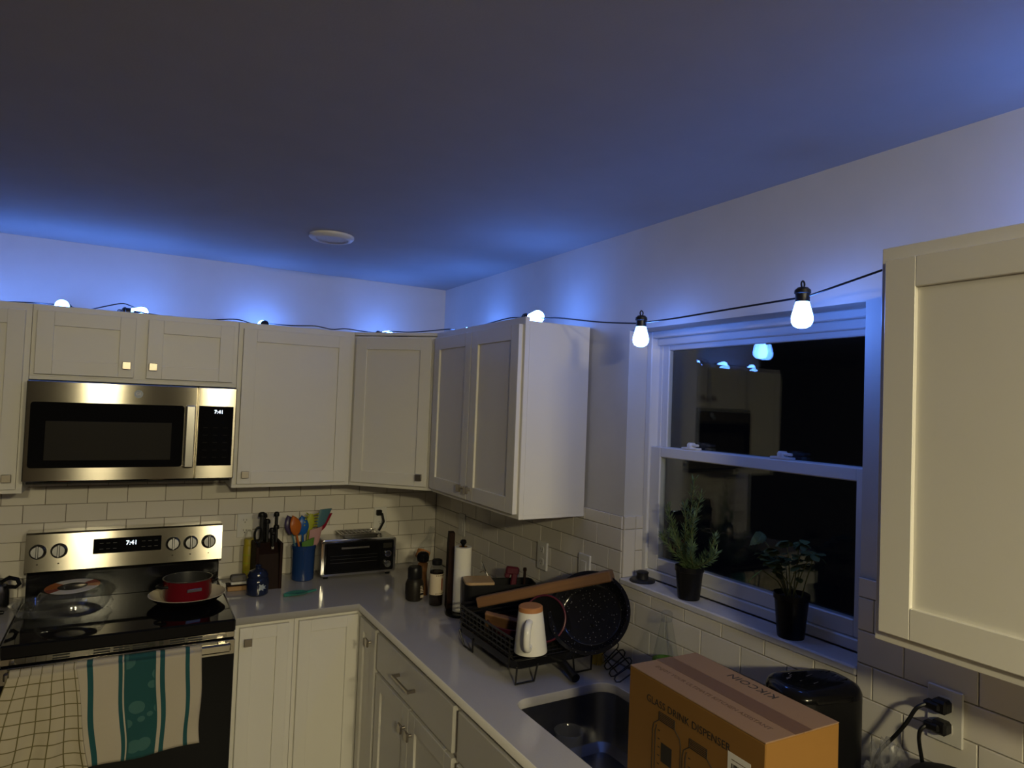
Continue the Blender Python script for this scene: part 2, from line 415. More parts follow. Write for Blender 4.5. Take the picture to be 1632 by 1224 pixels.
# ------------------------------------------------------------------ cabinets
def knob(par, x, y, z):
    m = MB(Mx((x, y, z), (PI/2, 0, 0))).lathe([(.006, 0), (.005, .016)], n=10).box(-.0155, .0155, -.0155, .0155, .015, .024, .0015)
    return m.build('knob', 'nickel', par, 'square brushed nickel knob')
def shaker(par, x0, x1, z0, z1, yf, kn=None, st=.057, th=.019):
    b = .0012; m = MB()
    y0, y1 = yf-th, yf
    m.box(x0, x0+st, y0, y1, z0, z1, b).box(x1-st, x1, y0, y1, z0, z1, b)
    m.box(x0+st, x1-st, y0, y1, z1-st, z1, b).box(x0+st, x1-st, y0, y1, z0, z0+st, b)
    d = m.build('door', 'cabinet', par)
    MB().box(x0+st-.003, x1-st+.003, y0+.009, y1-.002, z0+st-.003, z1-st+.003).build('door_panel', 'cabinet', d)
    if kn: knob(d, kn[0], y0, kn[1])
    return d
def slab(par, x0, x1, z0, z1, yf, pull=None):
    d = MB().box(x0, x1, yf-.019, yf, z0, z1, .002).build('drawer_front', 'cabinet', par)
    if pull:
        c, w = pull; y = yf-.019; z = (z0+z1)/2
        m = MB().box(c-w/2, c+w/2, y-.032, y-.024, z-.005, z+.005, .001)
        for s in (-1, 1): m.box(c+s*(w/2-.006)-.005, c+s*(w/2-.006)+.005, y-.026, y, z-.005, z+.005, .001)
        m.build('bar_pull', 'nickel', d, 'brushed nickel bar pull')
    return d
ZB, ZT, CD, GAP = 1.397, 2.145, .305, .0105
def wall_body(par, w, h, d=CD, lip=.014):
    m = MB().box(.0005, w-.0005, -d+.0185, -GAP, lip, h-.014, .0015).box(.0005, w-.0005, -d, -d+.019, lip, h, .0015)   # carcass, its top set down behind the face frame
    m.box(.0005, w-.0005, -d, -d+.019, 0, lip+.001, .001).box(.0005, .016, -d+.019, -GAP, 0, lip+.001).box(w-.016, w-.0005, -d+.019, -GAP, 0, lip+.001)
    return m.build('cabinet_body', 'cabinet', par)
G_UP = 'white wall cabinets'
h = ZT-ZB
c = T('wall_cabinet', 'white wall cabinet left of the microwave, cut off by the left picture edge', 'cabinet', (-2.286, 0, ZB), 0, G_UP)
wall_body(c, .381, h); shaker(c, .018, .361, .018, h-.028, -CD, (.333, .063))
c = T('wall_cabinet', 'low two-door white cabinet directly above the microwave', 'cabinet', (-1.905, 0, 1.847), 0, G_UP)
wall_body(c, .762, ZT-1.847); z1 = 2.121-1.847
shaker(c, .017, .358, .022, z1, -CD, (.331, .072)); shaker(c, .404, .742, .022, z1, -CD, (.428, .072))
c = T('wall_cabinet', 'white single-door wall cabinet right of the microwave above the knife block', 'cabinet', (-1.143, 0, ZB), 0, G_UP)
wall_body(c, .533, h); shaker(c, .020, .509, .018, h-.028, -CD, (.051, .062))
c = T('wall_cabinet', 'diagonal corner white wall cabinet above the toaster oven', 'cabinet', (0, 0, ZB), 0, G_UP)
P = [(-.6095, -GAP), (-GAP, -GAP), (-GAP, -.6095), (-CD, -.6095), (-.6095, -CD)]
m = MB().prism(P, .0, h-.014); e = .0134
m.prism([(-.6095, -CD), (-CD, -.6095), (-CD+e*1.4, -.6095), (-.6095, -CD+e*1.4)], h-.02, h)
m.build('cabinet_body', 'cabinet', c)
L_ = math.hypot(.3045, .3045)
d = shaker(c, .018, L_-.018, .018, h-.028, 0, (L_-.05, .063)); d.location = (-.6095, -CD, 0); d.rotation_euler = (0, 0, -PI/4)
c = T('wall_cabinet', 'two-door white wall cabinet beside the window with its bare side panel showing', 'cabinet', (0, -.611, ZB), -PI/2, G_UP)
wall_body(c, .815, h); shaker(c, .020, .406, .018, h-.028, -CD, (.375, .063)); shaker(c, .412, .800, .018, h-.028, -CD, (.444, .063))
c = T('wall_cabinet', 'large near white wall cabinet cut off by the right picture edge', 'cabinet', (0, -2.766, ZB), -PI/2, G_UP)
wall_body(c, .838, h); shaker(c, .018, .414, .022, h-.028, -CD); shaker(c, .424, .820, .022, h-.028, -CD)

BD, BH = .61, .884
G_LO = 'white base cabinets'
def base_body(par, w, d=BD):
    m = MB().box(.0005, w-.0005, -d, -.012, .1, BH, .0015).box(.0005, w-.0005, -d+.07, -.012, 0, .1)
    return m.build('cabinet_body', 'cabinet', par)
c = T('base_cabinet', 'narrow white base cabinet with square knob right beside the range', 'cabinet', (-1.143, 0, 0), 0, G_LO)
base_body(c, .238); shaker(c, .020, .214, .12, .868, -BD, (.050, .813), st=.05)
c = T('base_cabinet', 'white inner corner base cabinet with two doors meeting at a right angle', 'cabinet', (0, 0, 0), 0, G_LO)
P = [(-.9045, -.012), (-.012, -.012), (-.012, -.8595), (-BD, -.8595), (-BD, -BD), (-.9045, -BD)]
MB().prism(P, .1, BH).build('cabinet_body', 'cabinet', c)
shaker(c, -.888, -.634, .12, .868, -BD, st=.05)
d = shaker(c, .640, .848, .12, .862, -BD, (.800, .80), st=.05); d.rotation_euler = (0, 0, -PI/2)
c = T('base_cabinet', 'white base cabinet with one wide drawer over two doors, left of the sink', 'cabinet', (0, -.860, 0), -PI/2, G_LO)
base_body(c, .770); slab(c, .018, .752, .715, .862, -BD, (.36, .165))
shaker(c, .018, .382, .12, .700, -BD, (.352, .625)); shaker(c, .388, .752, .12, .700, -BD, (.418, .625))
c = T('base_cabinet', 'white sink base cabinet with a plain false drawer front', 'cabinet', (0, -1.630, 0), -PI/2, G_LO)
m = MB().box(.0005, .9095, -BD, -.012, .1, .68, .0015).box(.0005, .9095, -BD+.07, -.012, 0, .1).box(.0005, .9095, -BD, -BD+.02, .68, BH).box(.0005, .0195, -BD+.02, -.012, .68, BH).box(.89, .9095, -BD+.02, -.012, .68, BH)
m.build('cabinet_body', 'cabinet', c); slab(c, .018, .892, .715, .862, -BD); shaker(c, .018, .452, .12, .700, -BD, (.42, .625)); shaker(c, .458, .892, .12, .700, -BD, (.49, .625))
c = T('base_cabinet', 'white base cabinet with three drawers below the near wall cabinet', 'cabinet', (0, -2.540, 0), -PI/2, G_LO)
base_body(c, 1.06)
for z0, z1 in ((.12, .39), (.40, .67), (.68, .862)): slab(c, .018, 1.04, z0, z1, -BD, (.53, .165))
c = T('base_cabinet', 'white base cabinet left of the range at the picture edge', 'cabinet', (-2.38, 0, 0), 0, G_LO)
base_body(c, .474); shaker(c, .018, .456, .12, .868, -BD, (.425, .813))

# ------------------------------------------------------------------ worktops and sink
CZ = .914
SX0, SX1, SY0, SY1 = -.508, -.135, -2.262, -1.760
def worktop():
    cu = bpy.data.curves.new('worktop', 'CURVE'); cu.dimensions = '2D'; cu.fill_mode = 'BOTH'; cu.extrude = .013; cu.bevel_depth = .002; cu.bevel_resolution = 1
    def sp(P):
        s = cu.splines.new('POLY'); s.points.add(len(P)-1)
        for q, (x, y) in zip(s.points, P): q.co = (x, y, 0, 1)
        s.use_cyclic_u = True
    e = .002
    sp([(-1.1405, -.0115), (-.0115, -.0115), (-.0115, -3.6), (-.635+e, -3.6), (-.635+e, -.635+e), (-1.1405, -.635+e)])
    sp(rrect(SX0, SX1, SY0, SY1, .055, 8))
    o = bpy.data.objects.new('tmp', cu); COL.objects.link(o); bpy.context.view_layer.update()
    me = bpy.data.meshes.new_from_object(o.evaluated_get(bpy.context.evaluated_depsgraph_get())); bpy.data.objects.remove(o)
    me.materials.clear(); me.materials.append(MATS['quartz'])
    w = link('worktop', me); w.location = (0, 0, CZ-.015); tag(w, 'long L-shaped grey-white quartz worktop with the sink cut into it', 'worktop')
    w = MB().box(-2.38, -1.9085, -.633, -.0115, CZ-.03, CZ, .002).build('worktop', 'quartz'); tag(w, 'short quartz worktop piece left of the range', 'worktop')
    s = T('kitchen_sink', 'undermount stainless steel sink bowl set into the worktop', 'sink', ((SX0+SX1)/2, (SY0+SY1)/2, .70))
    hx, hy = (SX1-SX0)/2, (SY1-SY0)/2
    R = [ring(rrect(-hx-a, hx+a, -hy-a, hy+a, max(.02, .055+a), 8), z) for a, z in ((.02, .183), (.004, .183), (.004, .06), (-.004, .025), (-.03, .004), (-.03, -.004), (.0, .018), (.010, .06), (.012, .178), (.02, .178))]
    mb = MB().loft(R[:5], False, True); mb.build('bowl', 'sink_steel', s)
    MB().lathe([(.055, .006), (.05, .009), (.03, .005), (.0, .004)], (0, 0, 0), 28, caps=False).build('drain', 'chrome', s)
worktop()

# ------------------------------------------------------------------ range
def stove():
    X0, X1 = -1.902, -1.146; xc = (X0+X1)/2
    r = T('electric_range', 'stainless steel electric range with black glass cooktop under the microwave', 'range', (xc, -.33, 0))
    hx = (X1-X0)/2; O = Vector((xc, -.33, 0))
    def M(): return MB(Matrix.Translation(-O))
    M().box(X0, X1, -.635, -.02, .04, .895, .003).build('range_body', 'black_matte', r)
    ck = M().box(X0, X1, -.668, -.125, .872, .922, .006).build('cooktop', 'black_glass', r)
    for x, y, rad in ((-1.72, -.27, .085), (-1.71, -.51, .11), (-1.33, -.27, .085), (-1.33, -.51, .10)):
        a = M(); n = 40; V = []; F = []
        for i in range(n):
            t = 2*PI*i/n
            for rr in (rad, rad-.002): V.append((x+rr*math.cos(t), y+rr*math.sin(t), .9223))
        for i in range(n): F.append((2*i, 2*i+1, (2*i+3) % (2*n), (2*i+2) % (2*n)))
        a.add(V, F); a.build('burner_ring', 'mesh_window', ck)
    M().box(X0+.01, X1-.01, -.125, -.02, .90, 1.035, .004).build('backguard_base', 'black_gloss', r)
    bgm = M(); poly = [(-.02, 1.03), (-.105, 1.03), (-.128, 1.045), (-.108, 1.197), (-.098, 1.203), (-.02, 1.203)]
    V = [(X0, y, z) for y, z in poly]+[(X1, y, z) for y, z in poly]; n = len(poly)
    bgm.add(V, [tuple(range(n)), tuple(range(n, 2*n))[::-1]]+[(i, n+i, n+(i+1) % n, (i+1) % n) for i in range(n)])
    bk = bgm.build('backguard', 'steel', r, 'brushed stainless backguard')
    sl = math.atan2(.020, .152)
    def front(z): return -.128+(z-1.045)/(1.197-1.045)*.020
    def FM(x, z, off=0): return Matrix.Translation(-O) @ Matrix.Translation((x, front(z)-off, z)) @ Euler((PI/2-sl, 0, 0)).to_matrix().to_4x4()
    dp = MB(FM(-1.531, 1.135)).box(-.131, .131, -.032, .032, -.002, .004, .002).build('display_panel', 'black_glass', bk)
    lettering('7:41', .026, FM(-1.517, 1.143, .0045), 'digits', dp, 'clock_digits', depth=.0004)
    for gx in (-.10, -.075, -.05, .06, .085, .11):
        for gz in (-.012, .012): MB(FM(-1.531+gx, 1.135+gz, .0042)).box(-.007, .007, -.0008, .0008, 0, .0003).build('key_legend', 'sponge_grey', dp)
    for x in (-1.858, -1.784, -1.353, -1.280, -1.204):
        k = MB(FM(x, 1.127)).lathe([(.029, 0), (.029, .006), (.026, .010), (.024, .030), (.022, .033)], n=28).build('control_knob', 'knob_steel', bk, 'round stainless control knob')
        MB(FM(x, 1.127)).box(-.0045, .0045, -.027, .027, .030, .042, .002).build('knob_grip', 'knob_steel', k)
        MB(FM(x, 1.127)).lathe([(.031, -.001), (.031, .003)], n=28).build('knob_collar', 'black_plastic', k)
        MB(FM(x, 1.075)).box(-.003, .003, -.002, .002, 0, .0006).build('burner_mark', 'print_black', bk)
    # vent trim, oven door, handle, drawer
    vt = M().box(X0, X1, -.650, -.60, .846, .871, .002).build('vent_trim', 'steel', r)
    for i in range(8):
        x = -1.75+i*.062
        if i in (1, 5): continue
        for z in (.853, .863): M().box(x, x+.052, -.6508, -.646, z-.003, z+.003).build('vent_slot', 'dark_slot', vt)
    dr = M().box(X0, X1, -.665, -.60, .21, .843, .004).build('oven_door', 'black_glass', r, 'black glass oven door')
    M().box(X0, X1, -.6665, -.645, .785, .8425, .002).build('door_trim', 'steel', dr)
    hd = M().box(X0+.02, X1-.02, -.722, -.704, .812, .846, .006).build('door_handle', 'steel', dr, 'flat stainless towel-bar handle')
    for x in (X0+.05, X1-.05): M().box(x-.014, x+.014, -.706, -.664, .816, .840, .003).build('handle_bracket', 'steel', dr)
    M().box(X0, X1, -.655, -.60, .05, .205, .004).build('storage_drawer', 'steel', r)
stove()
def microwave():
    X0, X1, Z0, Z1 = -1.902, -1.146, 1.448, 1.843; O = Vector(((X0+X1)/2, -.19, Z0))
    r = T('microwave_oven', 'stainless steel over-the-range microwave mounted below the low cabinet', 'microwave', O)
    def M(): return MB(Matrix.Translation(-O))
    M().box(X0+.004, X1-.004, -.35, -.012, Z0, Z1, .002).build('microwave_body', 'black_plastic', r)
    M().box(X0+.01, X1-.01, -.34, -.05, Z0-.012, Z0, .002).build('bottom_vent', 'black_matte', r)
    d = M().box(X0, -1.3025, -.376, -.345, Z0, Z1, .004).build('microwave_door', 'steel', r)
    g = M(); P = rrect(-1.887, -1.352, 1.502, 1.760, .012, 5)
    g.add([(x, -.377, z) for x, z in P]+[(x, -.372, z) for x, z in P], [tuple(range(len(P)))]+[(i, (i+1) % len(P), len(P)+(i+1) % len(P), len(P)+i) for i in range(len(P))])
    gl = g.build('door_glass', 'black_glass', d)
    M().box(-1.836, -1.397, -.3776, -.376, 1.532, 1.686, .0006).build('mesh_screen', 'mesh_window', gl)
    hd = M().box(-1.346, -1.310, -.408, -.396, 1.500, 1.762, .004).box(-1.340, -1.316, -.398, -.374, 1.505, 1.53).box(-1.340, -1.316, -.398, -.374, 1.735, 1.757)
    hd.build('door_handle', 'steel_plain', d, 'vertical stainless bar handle')
    p = M().box(-1.3005, X1, -.376, -.345, Z0, Z1, .004).build('control_panel', 'steel', r)
    kp = M().box(-1.296, -1.158, -.3775, -.373, 1.505, 1.762, .001).build('keypad', 'black_glass', p)
    lettering('7:41', .022, axes(Vector((-1.217, -.3778, 1.737))-O, (1, 0, 0), (0, 0, 1)), 'digits', kp, 'clock_digits', depth=.0004)
    for i in range(3):
        for j in range(5): M().box(-1.276+i*.040, -1.258+i*.040, -.3779, -.377, 1.54+j*.032, 1.5416+j*.032).build('key_legend', 'mesh_window', kp)
    lg = M(); n = 32
    mm = MB(axes(Vector((-1.525, -.3762, 1.803))-O, (1, 0, 0), (0, 0, 1)))
    mm.lathe([(.0165, 0), (.0165, .0016), (.014, .0016), (.014, .0004)], n=36).build('logo_badge', 'emblem', d, 'round silver maker badge with a monogram')
    lettering('GE', .016, axes(Vector((-1.525, -.3768, 1.803))-O, (1, 0, 0), (.12, 0, 1)), 'ceramic', d, 'monogram', depth=.0006)
microwave()
def towel(name, label, m, x0, x1, zt, zb, yf, skew, amp, ph, bot_spread=(0, 0), grp='tea towels on the oven handle'):
    nx, nz = 48, 34; V, UV = [], []; F = []
    rows = [('b', t) for t in (1, .8, .6, .4, .2)]+[('o', a) for a in (0, .25, .5, .75, 1)]+[('f', t/nz) for t in range(1, nz+1)]
    yh, zh, rh = -.713, .829, .021
    for k, t in rows:
        for i in range(nx+1):
            u = i/nx; x = x0+(x1-x0)*u
            if k == 'b': y, z, v = yh+rh-.004, zh-.10*t, .5
            elif k == 'o':
                a = PI*t; y = yh+math.cos(a)*(rh-.004)*1.0; z = zh+.004+math.sin(a)*.0195; v = 1.02
            else:
                w = min(1, t*1.6); fold = math.sin(u*2*PI*amp[1]+ph+.7*math.sin(t*3+u*4))*amp[0]*w+.004*math.sin(t*9+u*13+ph)*w
                y = yh-rh+.004-.006*w+fold-max(0, fold)*.2 ; y = min(y, yh-rh+.006)
                z = zt+(zb+skew*(u-.5)-zt)*t+.004*math.sin(u*9+ph)*t; v = 1-t
                x += (bot_spread[0]*(1-u)+bot_spread[1]*u)*t+.006*math.sin(t*7+u*5+ph)*t
            V.append((x, y-yf*(1 if k == 'f' else .35), z)); UV.append((u, v))
    R = len(rows)
    for r in range(R-1):
        for i in range(nx): F.append((r*(nx+1)+i, r*(nx+1)+i+1, (r+1)*(nx+1)+i+1, (r+1)*(nx+1)+i))
    me = bpy.data.meshes.new(name); me.from_pydata(V, [], F); uvl = me.uv_layers.new(name='UVMap')
    for lp in me.loops: uvl.data[lp.index].uv = UV[lp.vertex_index]
    me.polygons.foreach_set('use_smooth', [True]*len(me.polygons)); me.materials.append(MATS[m])
    o = link(name, me); s = o.modifiers.new('thickness', 'SOLIDIFY'); s.thickness = .0022; s.offset = 0
    return tag(o, label, 'towel', grp)
towel('tea_towel', 'white tea towel with teal stripes and a leafy teal band on the oven handle', 'towel_stripes', -1.690, -1.272, .846, .487, .002, .012, (.004, 2.0), .4, (.03, .008))
towel('tea_towel', 'crumpled olive-checked white tea towel at the left end of the oven handle', 'towel_check', -1.866, -1.672, .846, .465, .010, -.015, (.010, 2.4), 1.7, (-.10, .055))

# ------------------------------------------------------------------ things on the range
def clear_domes():
    d = T('cake_dome', 'clear plastic dome lid with a printed ring label on the left of the cooktop', 'lid', (-1.716, -.295, .928))
    MB().lathe([(.140, 0), (.143, .006), (.134, .012), (.128, .03), (.121, .055), (.110, .072), (.099, .080), (.0, .082)], n=48, caps=False).build('dome', 'clear_plastic', d)
    for i in range(12):
        a0 = 2*PI*i/12+.2; a1 = a0+2*PI/12*.999; P = []
        for rr, rev in ((.095, 0), (.052, 1)):
            A = [a0+(a1-a0)*t/6 for t in range(7)]
            if rev: A.reverse()
            P += [(rr*math.cos(a), rr*math.sin(a)*(.95 if rr < .06 else 1)) for a in A]
        col = 'orange' if i in (4, 5, 11) else ('label_red' if i in (6, 0) else 'paper')
        MB().prism(P, .0825, .0832).build('label_segment', col, d)
    d.rotation_euler = (.05, -.04, 0); d.location.z = .934
    p = T('clear_tray', 'low clear plastic round tray under the dome, sticking out to the left', 'tray', (-1.805, -.30, .9235))
    MB().lathe([(.085, .0), (.100, .004), (.112, .035), (.122, .038), (.122, .040), (.110, .038), (.098, .006), (.0, .002)], n=44, caps=False).build('tray_shell', 'clear_plastic', p)
clear_domes()
def red_pot():
    f = T('frying_pan', 'cream-lined shallow frying pan on the right rear burner', 'pan', (-1.300, -.345, .9235))
    MB().lathe([(.085, 0), (.112, .004), (.138, .022), (.150, .034), (.152, .036)], n=48, caps=False).build('pan_outside', 'black_gloss', f)
    MB().lathe([(.152, .036), (.149, .037), (.136, .026), (.110, .008), (.0, .006)], n=48, caps=False).build('pan_lining', 'cream', f)
    MB().tube([(.08, .125, .034), (.12, .19, .045), (.135, .215, .05)], .009, 8).build('pan_handle', 'black_plastic', f)
    p = T('saucepan', 'red enamel saucepan standing in the cream frying pan', 'pot', (-1.300, -.330, .9312))
    MB().lathe([(.0, 0), (.082, 0), (.090, .004), (.095, .02), (.096, .085), (.098, .088)], n=44, caps=False).build('pot_wall', 'pot_red', p)
    MB().lathe([(.098, .088), (.0985, .091), (.094, .091), (.093, .085), (.091, .012), (.084, .005), (.0, .004)], n=44, caps=False).build('pot_rim', 'pot_inside', p)
    MB(Mx((0, 0, 0), (0, 0, .25))).box(-.035, .025, -.0985, -.0945, .048, .062, .003).build('maker_plate', 'steel_plain', p, 'small metal maker plate')
    for a in (.25, PI+.25):
        pts = [(math.cos(a+t)*(.094+.028*math.cos(t*4.5)), math.sin(a+t)*(.094+.028*math.cos(t*4.5)), .066) for t in [-.35+.7*i/10 for i in range(11)]]
        MB().tube(pts, .006, 8).build('pot_handle', 'black_plastic', p)
red_pot()
def left_counter():
    k = T('kettle', 'dark kettle with a black loop handle at the left picture edge', 'kettle', (-1.995, -.17, CZ))
    MB().lathe([(.055, 0), (.058, .01), (.056, .07), (.050, .10), (.042, .112), (.014, .125)], n=32).build('kettle_body', 'steel_plain', k)
    MB().lathe([(.040, .110), (.038, .122), (.012, .130), (.012, .145), (.0, .148)], n=24, caps=False).build('kettle_lid', 'black_plastic', k)
    MB().tube([(.03, -.02, .118), (.055, -.03, .135), (.082, -.03, .125), (.090, -.03, .105), (.078, -.03, .095), (.050, -.025, .098)], .008, 8).build('kettle_handle', 'black_gloss', k)
    s = T('serving_tool', 'black handle of a kitchen tool lying left of the range', 'utensil', (-2.00, -.245, CZ))
    MB().tube([(-.12, .02, .008), (-.03, .003, .012), (.04, -.004, .011), (.055, -.005, .011)], [.006, .008, .010, .007], 10).build('tool_handle', 'black_plastic', s)
    MB().box(-.21, -.115, -.012, .052, .002, .006, .002).build('tool_blade', 'steel_plain', s)
left_counter()

# ------------------------------------------------------------------ back counter things
def back_counter():
    # sponge holder
    s = T('sponge_tray', 'small wooden soap tray beside the range', 'tray', (-1.085, -.205, CZ))
    MB().box(-.042, .042, -.03, .03, 0, .022, .003).build('tray_block', 'wood_light', s)
    MB().box(-.044, .044, -.032, .032, .022, .027, .002).build('tray_rim', 'walnut', s)
    a = T('scrub_sponge', 'grey and white scrub sponge on the small wooden tray', 'sponge', (-1.078, -.205, CZ+.027))
    MB().box(-.034, .034, -.024, .024, .0, .012, .003).build('sponge_pad', 'ceramic', a)
    MB().box(-.034, .034, -.024, .024, .012, .040, .006).build('sponge_foam', 'sponge_grey', a)
    # yellow bottle
    b = T('yellow_canister', 'tall narrow yellow canister behind the knife block', 'canister', (-1.018, -.085, CZ))
    MB().lathe([(.026, 0), (.028, .004), (.028, .170), (.024, .178)], n=28).build('can_wall', 'yellow', b)
    MB().lathe([(.025, .178), (.025, .205), (.023, .208)], n=28).build('can_cap', 'yellow', b)
    for z in (.05, .09, .13): MB().lathe([(.0284, z), (.0286, z+.003), (.0284, z+.006)], n=28).build('can_band', 'lime', b)
    # knife block
    k = T('knife_block', 'dark walnut knife block full of black-handled knives', 'knife block', (-.955, -.175, CZ))
    V = []; pr = [(-.085, 0), (.075, 0), (.075, .205), (-.020, .205), (-.065, .16)]
    m = MB(); V = [(-.058, y, z) for y, z in pr]+[(.058, y, z) for y, z in pr]; n = 5
    m.add(V, [tuple(range(5)), tuple(range(5, 10))[::-1]]+[(i, 5+i, 5+(i+1) % 5, (i+1) % 5) for i in range(5)]).build('block_body', 'walnut', k)
    MB().box(.046, .060, -.09, .078, 0, .212, .002).build('block_side', 'dark_board', k); MB().box(-.060, -.046, -.09, .078, 0, .200, .002).build('block_side', 'dark_board', k)
    for x, y, zt, w in [(q[0], q[1], q[2], q[3]*1.55) for q in ((-.022, .02, .355, .015), (.000, .0, .325, .012), (.020, -.015, .285, .011), (.040, -.01, .298, .011), (.052, .055, .348, .011), (-.006, .05, .345, .012), (.018, -.05, .262, .010))]:
        kn = MB(Mx((x, y, .19), (-.06, 0, 0))).box(-w/2*.8, w/2*.8, -.012, .012, 0, zt-.215, .004).lathe([(.75*w, -.004), (.8*w, 0), (.75*w, .012), (.4*w, .018)], (0, 0, zt-.22), 14, sy=1.1).build('knife_handle', 'black_plastic', k)
        MB(Mx((x, y, .19), (-.06, 0, 0))).box(-.005, .005, -.008, .008, -.01, .012).build('knife_bolster', 'steel_plain', kn)
    sc = MB()
    for dx in (0,): sc.tube([(-.045+.016*math.cos(t)*1.0, -.03, .245+.036*math.sin(t)) for t in [2*PI*i/20 for i in range(20)]], .005, 8, True)
    sc.tube([(-.04, -.03, .18), (-.04, -.03, .212)], .007, 8); sc.build('scissor_handle', 'black_plastic', k)
    # navy jar
    j = T('storage_jar', 'small navy blue ceramic jar with a pale emblem in front of the knife block', 'jar', (-1.012, -.322, CZ))
    MB().lathe([(.040, 0), (.047, .006), (.049, .05), (.047, .072), (.038, .084)], n=36).build('jar_body', 'navy', j)
    MB().lathe([(.044, .084), (.044, .090), (.036, .108), (.014, .118), (.012, .124), (.015, .130), (.010, .136)], n=36).build('jar_lid', 'navy', j)
    em = MB()
    P = []
    for i in range(16):
        rr = .017 if i % 2 else .010; a = 2*PI*i/16; P.append((rr*math.cos(a)*1.4, rr*math.sin(a)))
    n = len(P); em.add([(.0495*math.sin(x/.0495)+.008, -.0496*math.cos(x/.0495), .042+z) for x, z in P]+[(.008, -.0506, .042)], [(i, (i+1) % n, n) for i in range(n)])
    em.build('emblem', 'emblem', j)
    # crock with utensils
    c = T('utensil_crock', 'cobalt blue ceramic utensil crock left of the toaster oven', 'crock', (-.770, -.135, CZ))
    MB().lathe([(.048, 0), (.053, .005), (.056, .165), (.058, .170), (.055, .172), (.052, .165), (.047, .02), (.0, .015)], n=40, caps=False).build('crock_wall', 'crock_blue', c)
    MB().lathe([(.0565, .150), (.0585, .155), (.0585, .168)], n=40, caps=False).build('crock_rim', 'crock_blue', c)
    O = Vector((-.770, -.135, CZ))
    def ut(name, label, colour, bx, by, tx, ty, tz, kind, handle=None, rot=0):
        u = T(name, label, 'utensil', O+Vector((bx, by, .02)), 0, 'cooking utensils in the blue crock')
        d = Vector((tx-bx, ty-by, tz-.02)); L = d.length; z = d.normalized(); x = Vector((1, 0, 0)); x = (x-z*x.dot(z)).normalized()
        M = Matrix((x, z.cross(x), z)).transposed().to_4x4() @ Matrix.Rotation(rot, 4, 'Z')
        hl = L-.045
        MB(M).tube([(0, 0, 0), (0, 0, hl)], .005, 8).build('utensil_handle', handle or colour, u)
        m = MB(M)
        if kind == 'spoon':
            R = []
            for t in range(9):
                q = t/8; w = .030*math.sin(PI*min(1, .12+q*.88))**.7; zz = hl-.015+q*.095
                R.append([(w*math.cos(a), .008*math.sin(a)-.010*math.sin(PI*q), zz) for a in [2*PI*i/14 for i in range(14)]])
            m.loft(R)
        elif kind == 'spatula':
            R = []
            for q, w in ((0, .008), (.15, .02), (.3, .026), (1, .030)): R.append([(w*math.cos(a), .005*math.sin(a), hl-.01+q*.095+(.012*math.cos(a) if q == 1 else 0)) for a in [2*PI*i/12 for i in range(12)]])
            m.loft(R)
        elif kind == 'pasta':
            R = []
            for t in range(8):
                q = t/7; w = .022*math.sin(PI*(.15+q*.8))**.6; R.append([(w*math.cos(a), .006*math.sin(a), hl-.01+q*.08) for a in [2*PI*i/12 for i in range(12)]])
            m.loft(R)
            for i in range(5):
                for s in (-1, 1): m.tube([(s*.014, 0, hl+.005+i*.015), (s*.026, -.012, hl+.012+i*.015), (s*.031, -.022, hl+.014+i*.015)], .0036, 6)
        m.build('utensil_head', colour, u)
    ut('serving_spoon', 'orange serving spoon leaning left in the blue crock', 'orange', .01, -.01, -.055, -.012, .285, 'spoon', None, .3)
    ut('serving_spoon', 'purple-grey spoon behind the orange one in the blue crock', 'purple', .0, .015, -.072, .02, .282, 'spoon', 'teal_grey', .2)
    ut('serving_spoon', 'blue spoon standing upright in the blue crock', 'blue', .01, .01, -.012, .008, .280, 'spoon')
    ut('pasta_server', 'yellow-green toothed pasta server in the blue crock', 'lime', .0, .01, .030, .012, .295, 'pasta')
    ut('silicone_spatula', 'grey-teal silicone spatula leaning right in the blue crock', 'teal_grey', -.02, .0, .088, .0, .305, 'spatula', None, .2)
    ut('silicone_spatula', 'red silicone spatula half behind the grey-teal one', 'red', -.015, .02, .098, .025, .278, 'spatula', None, .3)
    ut('silicone_spatula', 'short pink spatula low at the right of the blue crock', 'pink', .02, -.015, .046, -.02, .212, 'spatula', 'cream')
    ut('scraper', 'short green scraper low at the front of the blue crock', 'green', .006, -.035, .010, -.036, .160, 'spatula')
    # spoon rest
    sr = T('spoon_rest', 'leaf-shaped teal spoon rest lying on the worktop', 'spoon rest', (-.840, -.405, CZ), .15)
    R = []
    for t in range(15):
        q = t/14; w = .033*math.sin(PI*min(1, q*1.25))**.8 if q < .7 else .010+.012*(1-q); w = max(w, .005); x = -.075+q*.15
        R.append([(x, w*math.cos(a), .006+.005*math.sin(a)+(.010*(abs(math.cos(a))**2) if q < .7 else .004)+.012*max(0, q-.7)) for a in [2*PI*i/12 for i in range(12)]])
    MB().loft(R).build('rest_dish', 'teal', sr)
    # toaster oven
    t = T('toaster_oven', 'compact black and steel toaster oven with a glass door', 'toaster oven', (-.5025, -.105, CZ), -.024)
    hx = .190
    MB().box(-hx, hx, -.083, .083, .016, .192, .006).build('oven_shell', 'steel_plain', t)
    fr = MB(); P0 = rrect(-hx-.002, hx+.002, .014, .195, .016, 6); P1 = rrect(-hx+.005, hx-.005, .021, .188, .012, 6)
    fr.loft([[(x, -.082, z) for x, z in P0], [(x, -.092, z) for x, z in P0], [(x, -.094, z) for x, z in P1]]); fr.build('front_bezel', 'chrome', t)
    ip = MB(); P2 = rrect(-hx+.012, hx-.012, .027, .182, .009, 5); P3 = rrect(-hx+.014, hx-.014, .029, .180, .008, 5)
    ip.loft([[(x, -.092, z) for x, z in P2], [(x, -.0965, z) for x, z in P2], [(x, -.0972, z) for x, z in P3]]); pn = ip.build('front_panel', 'black_gloss', t)
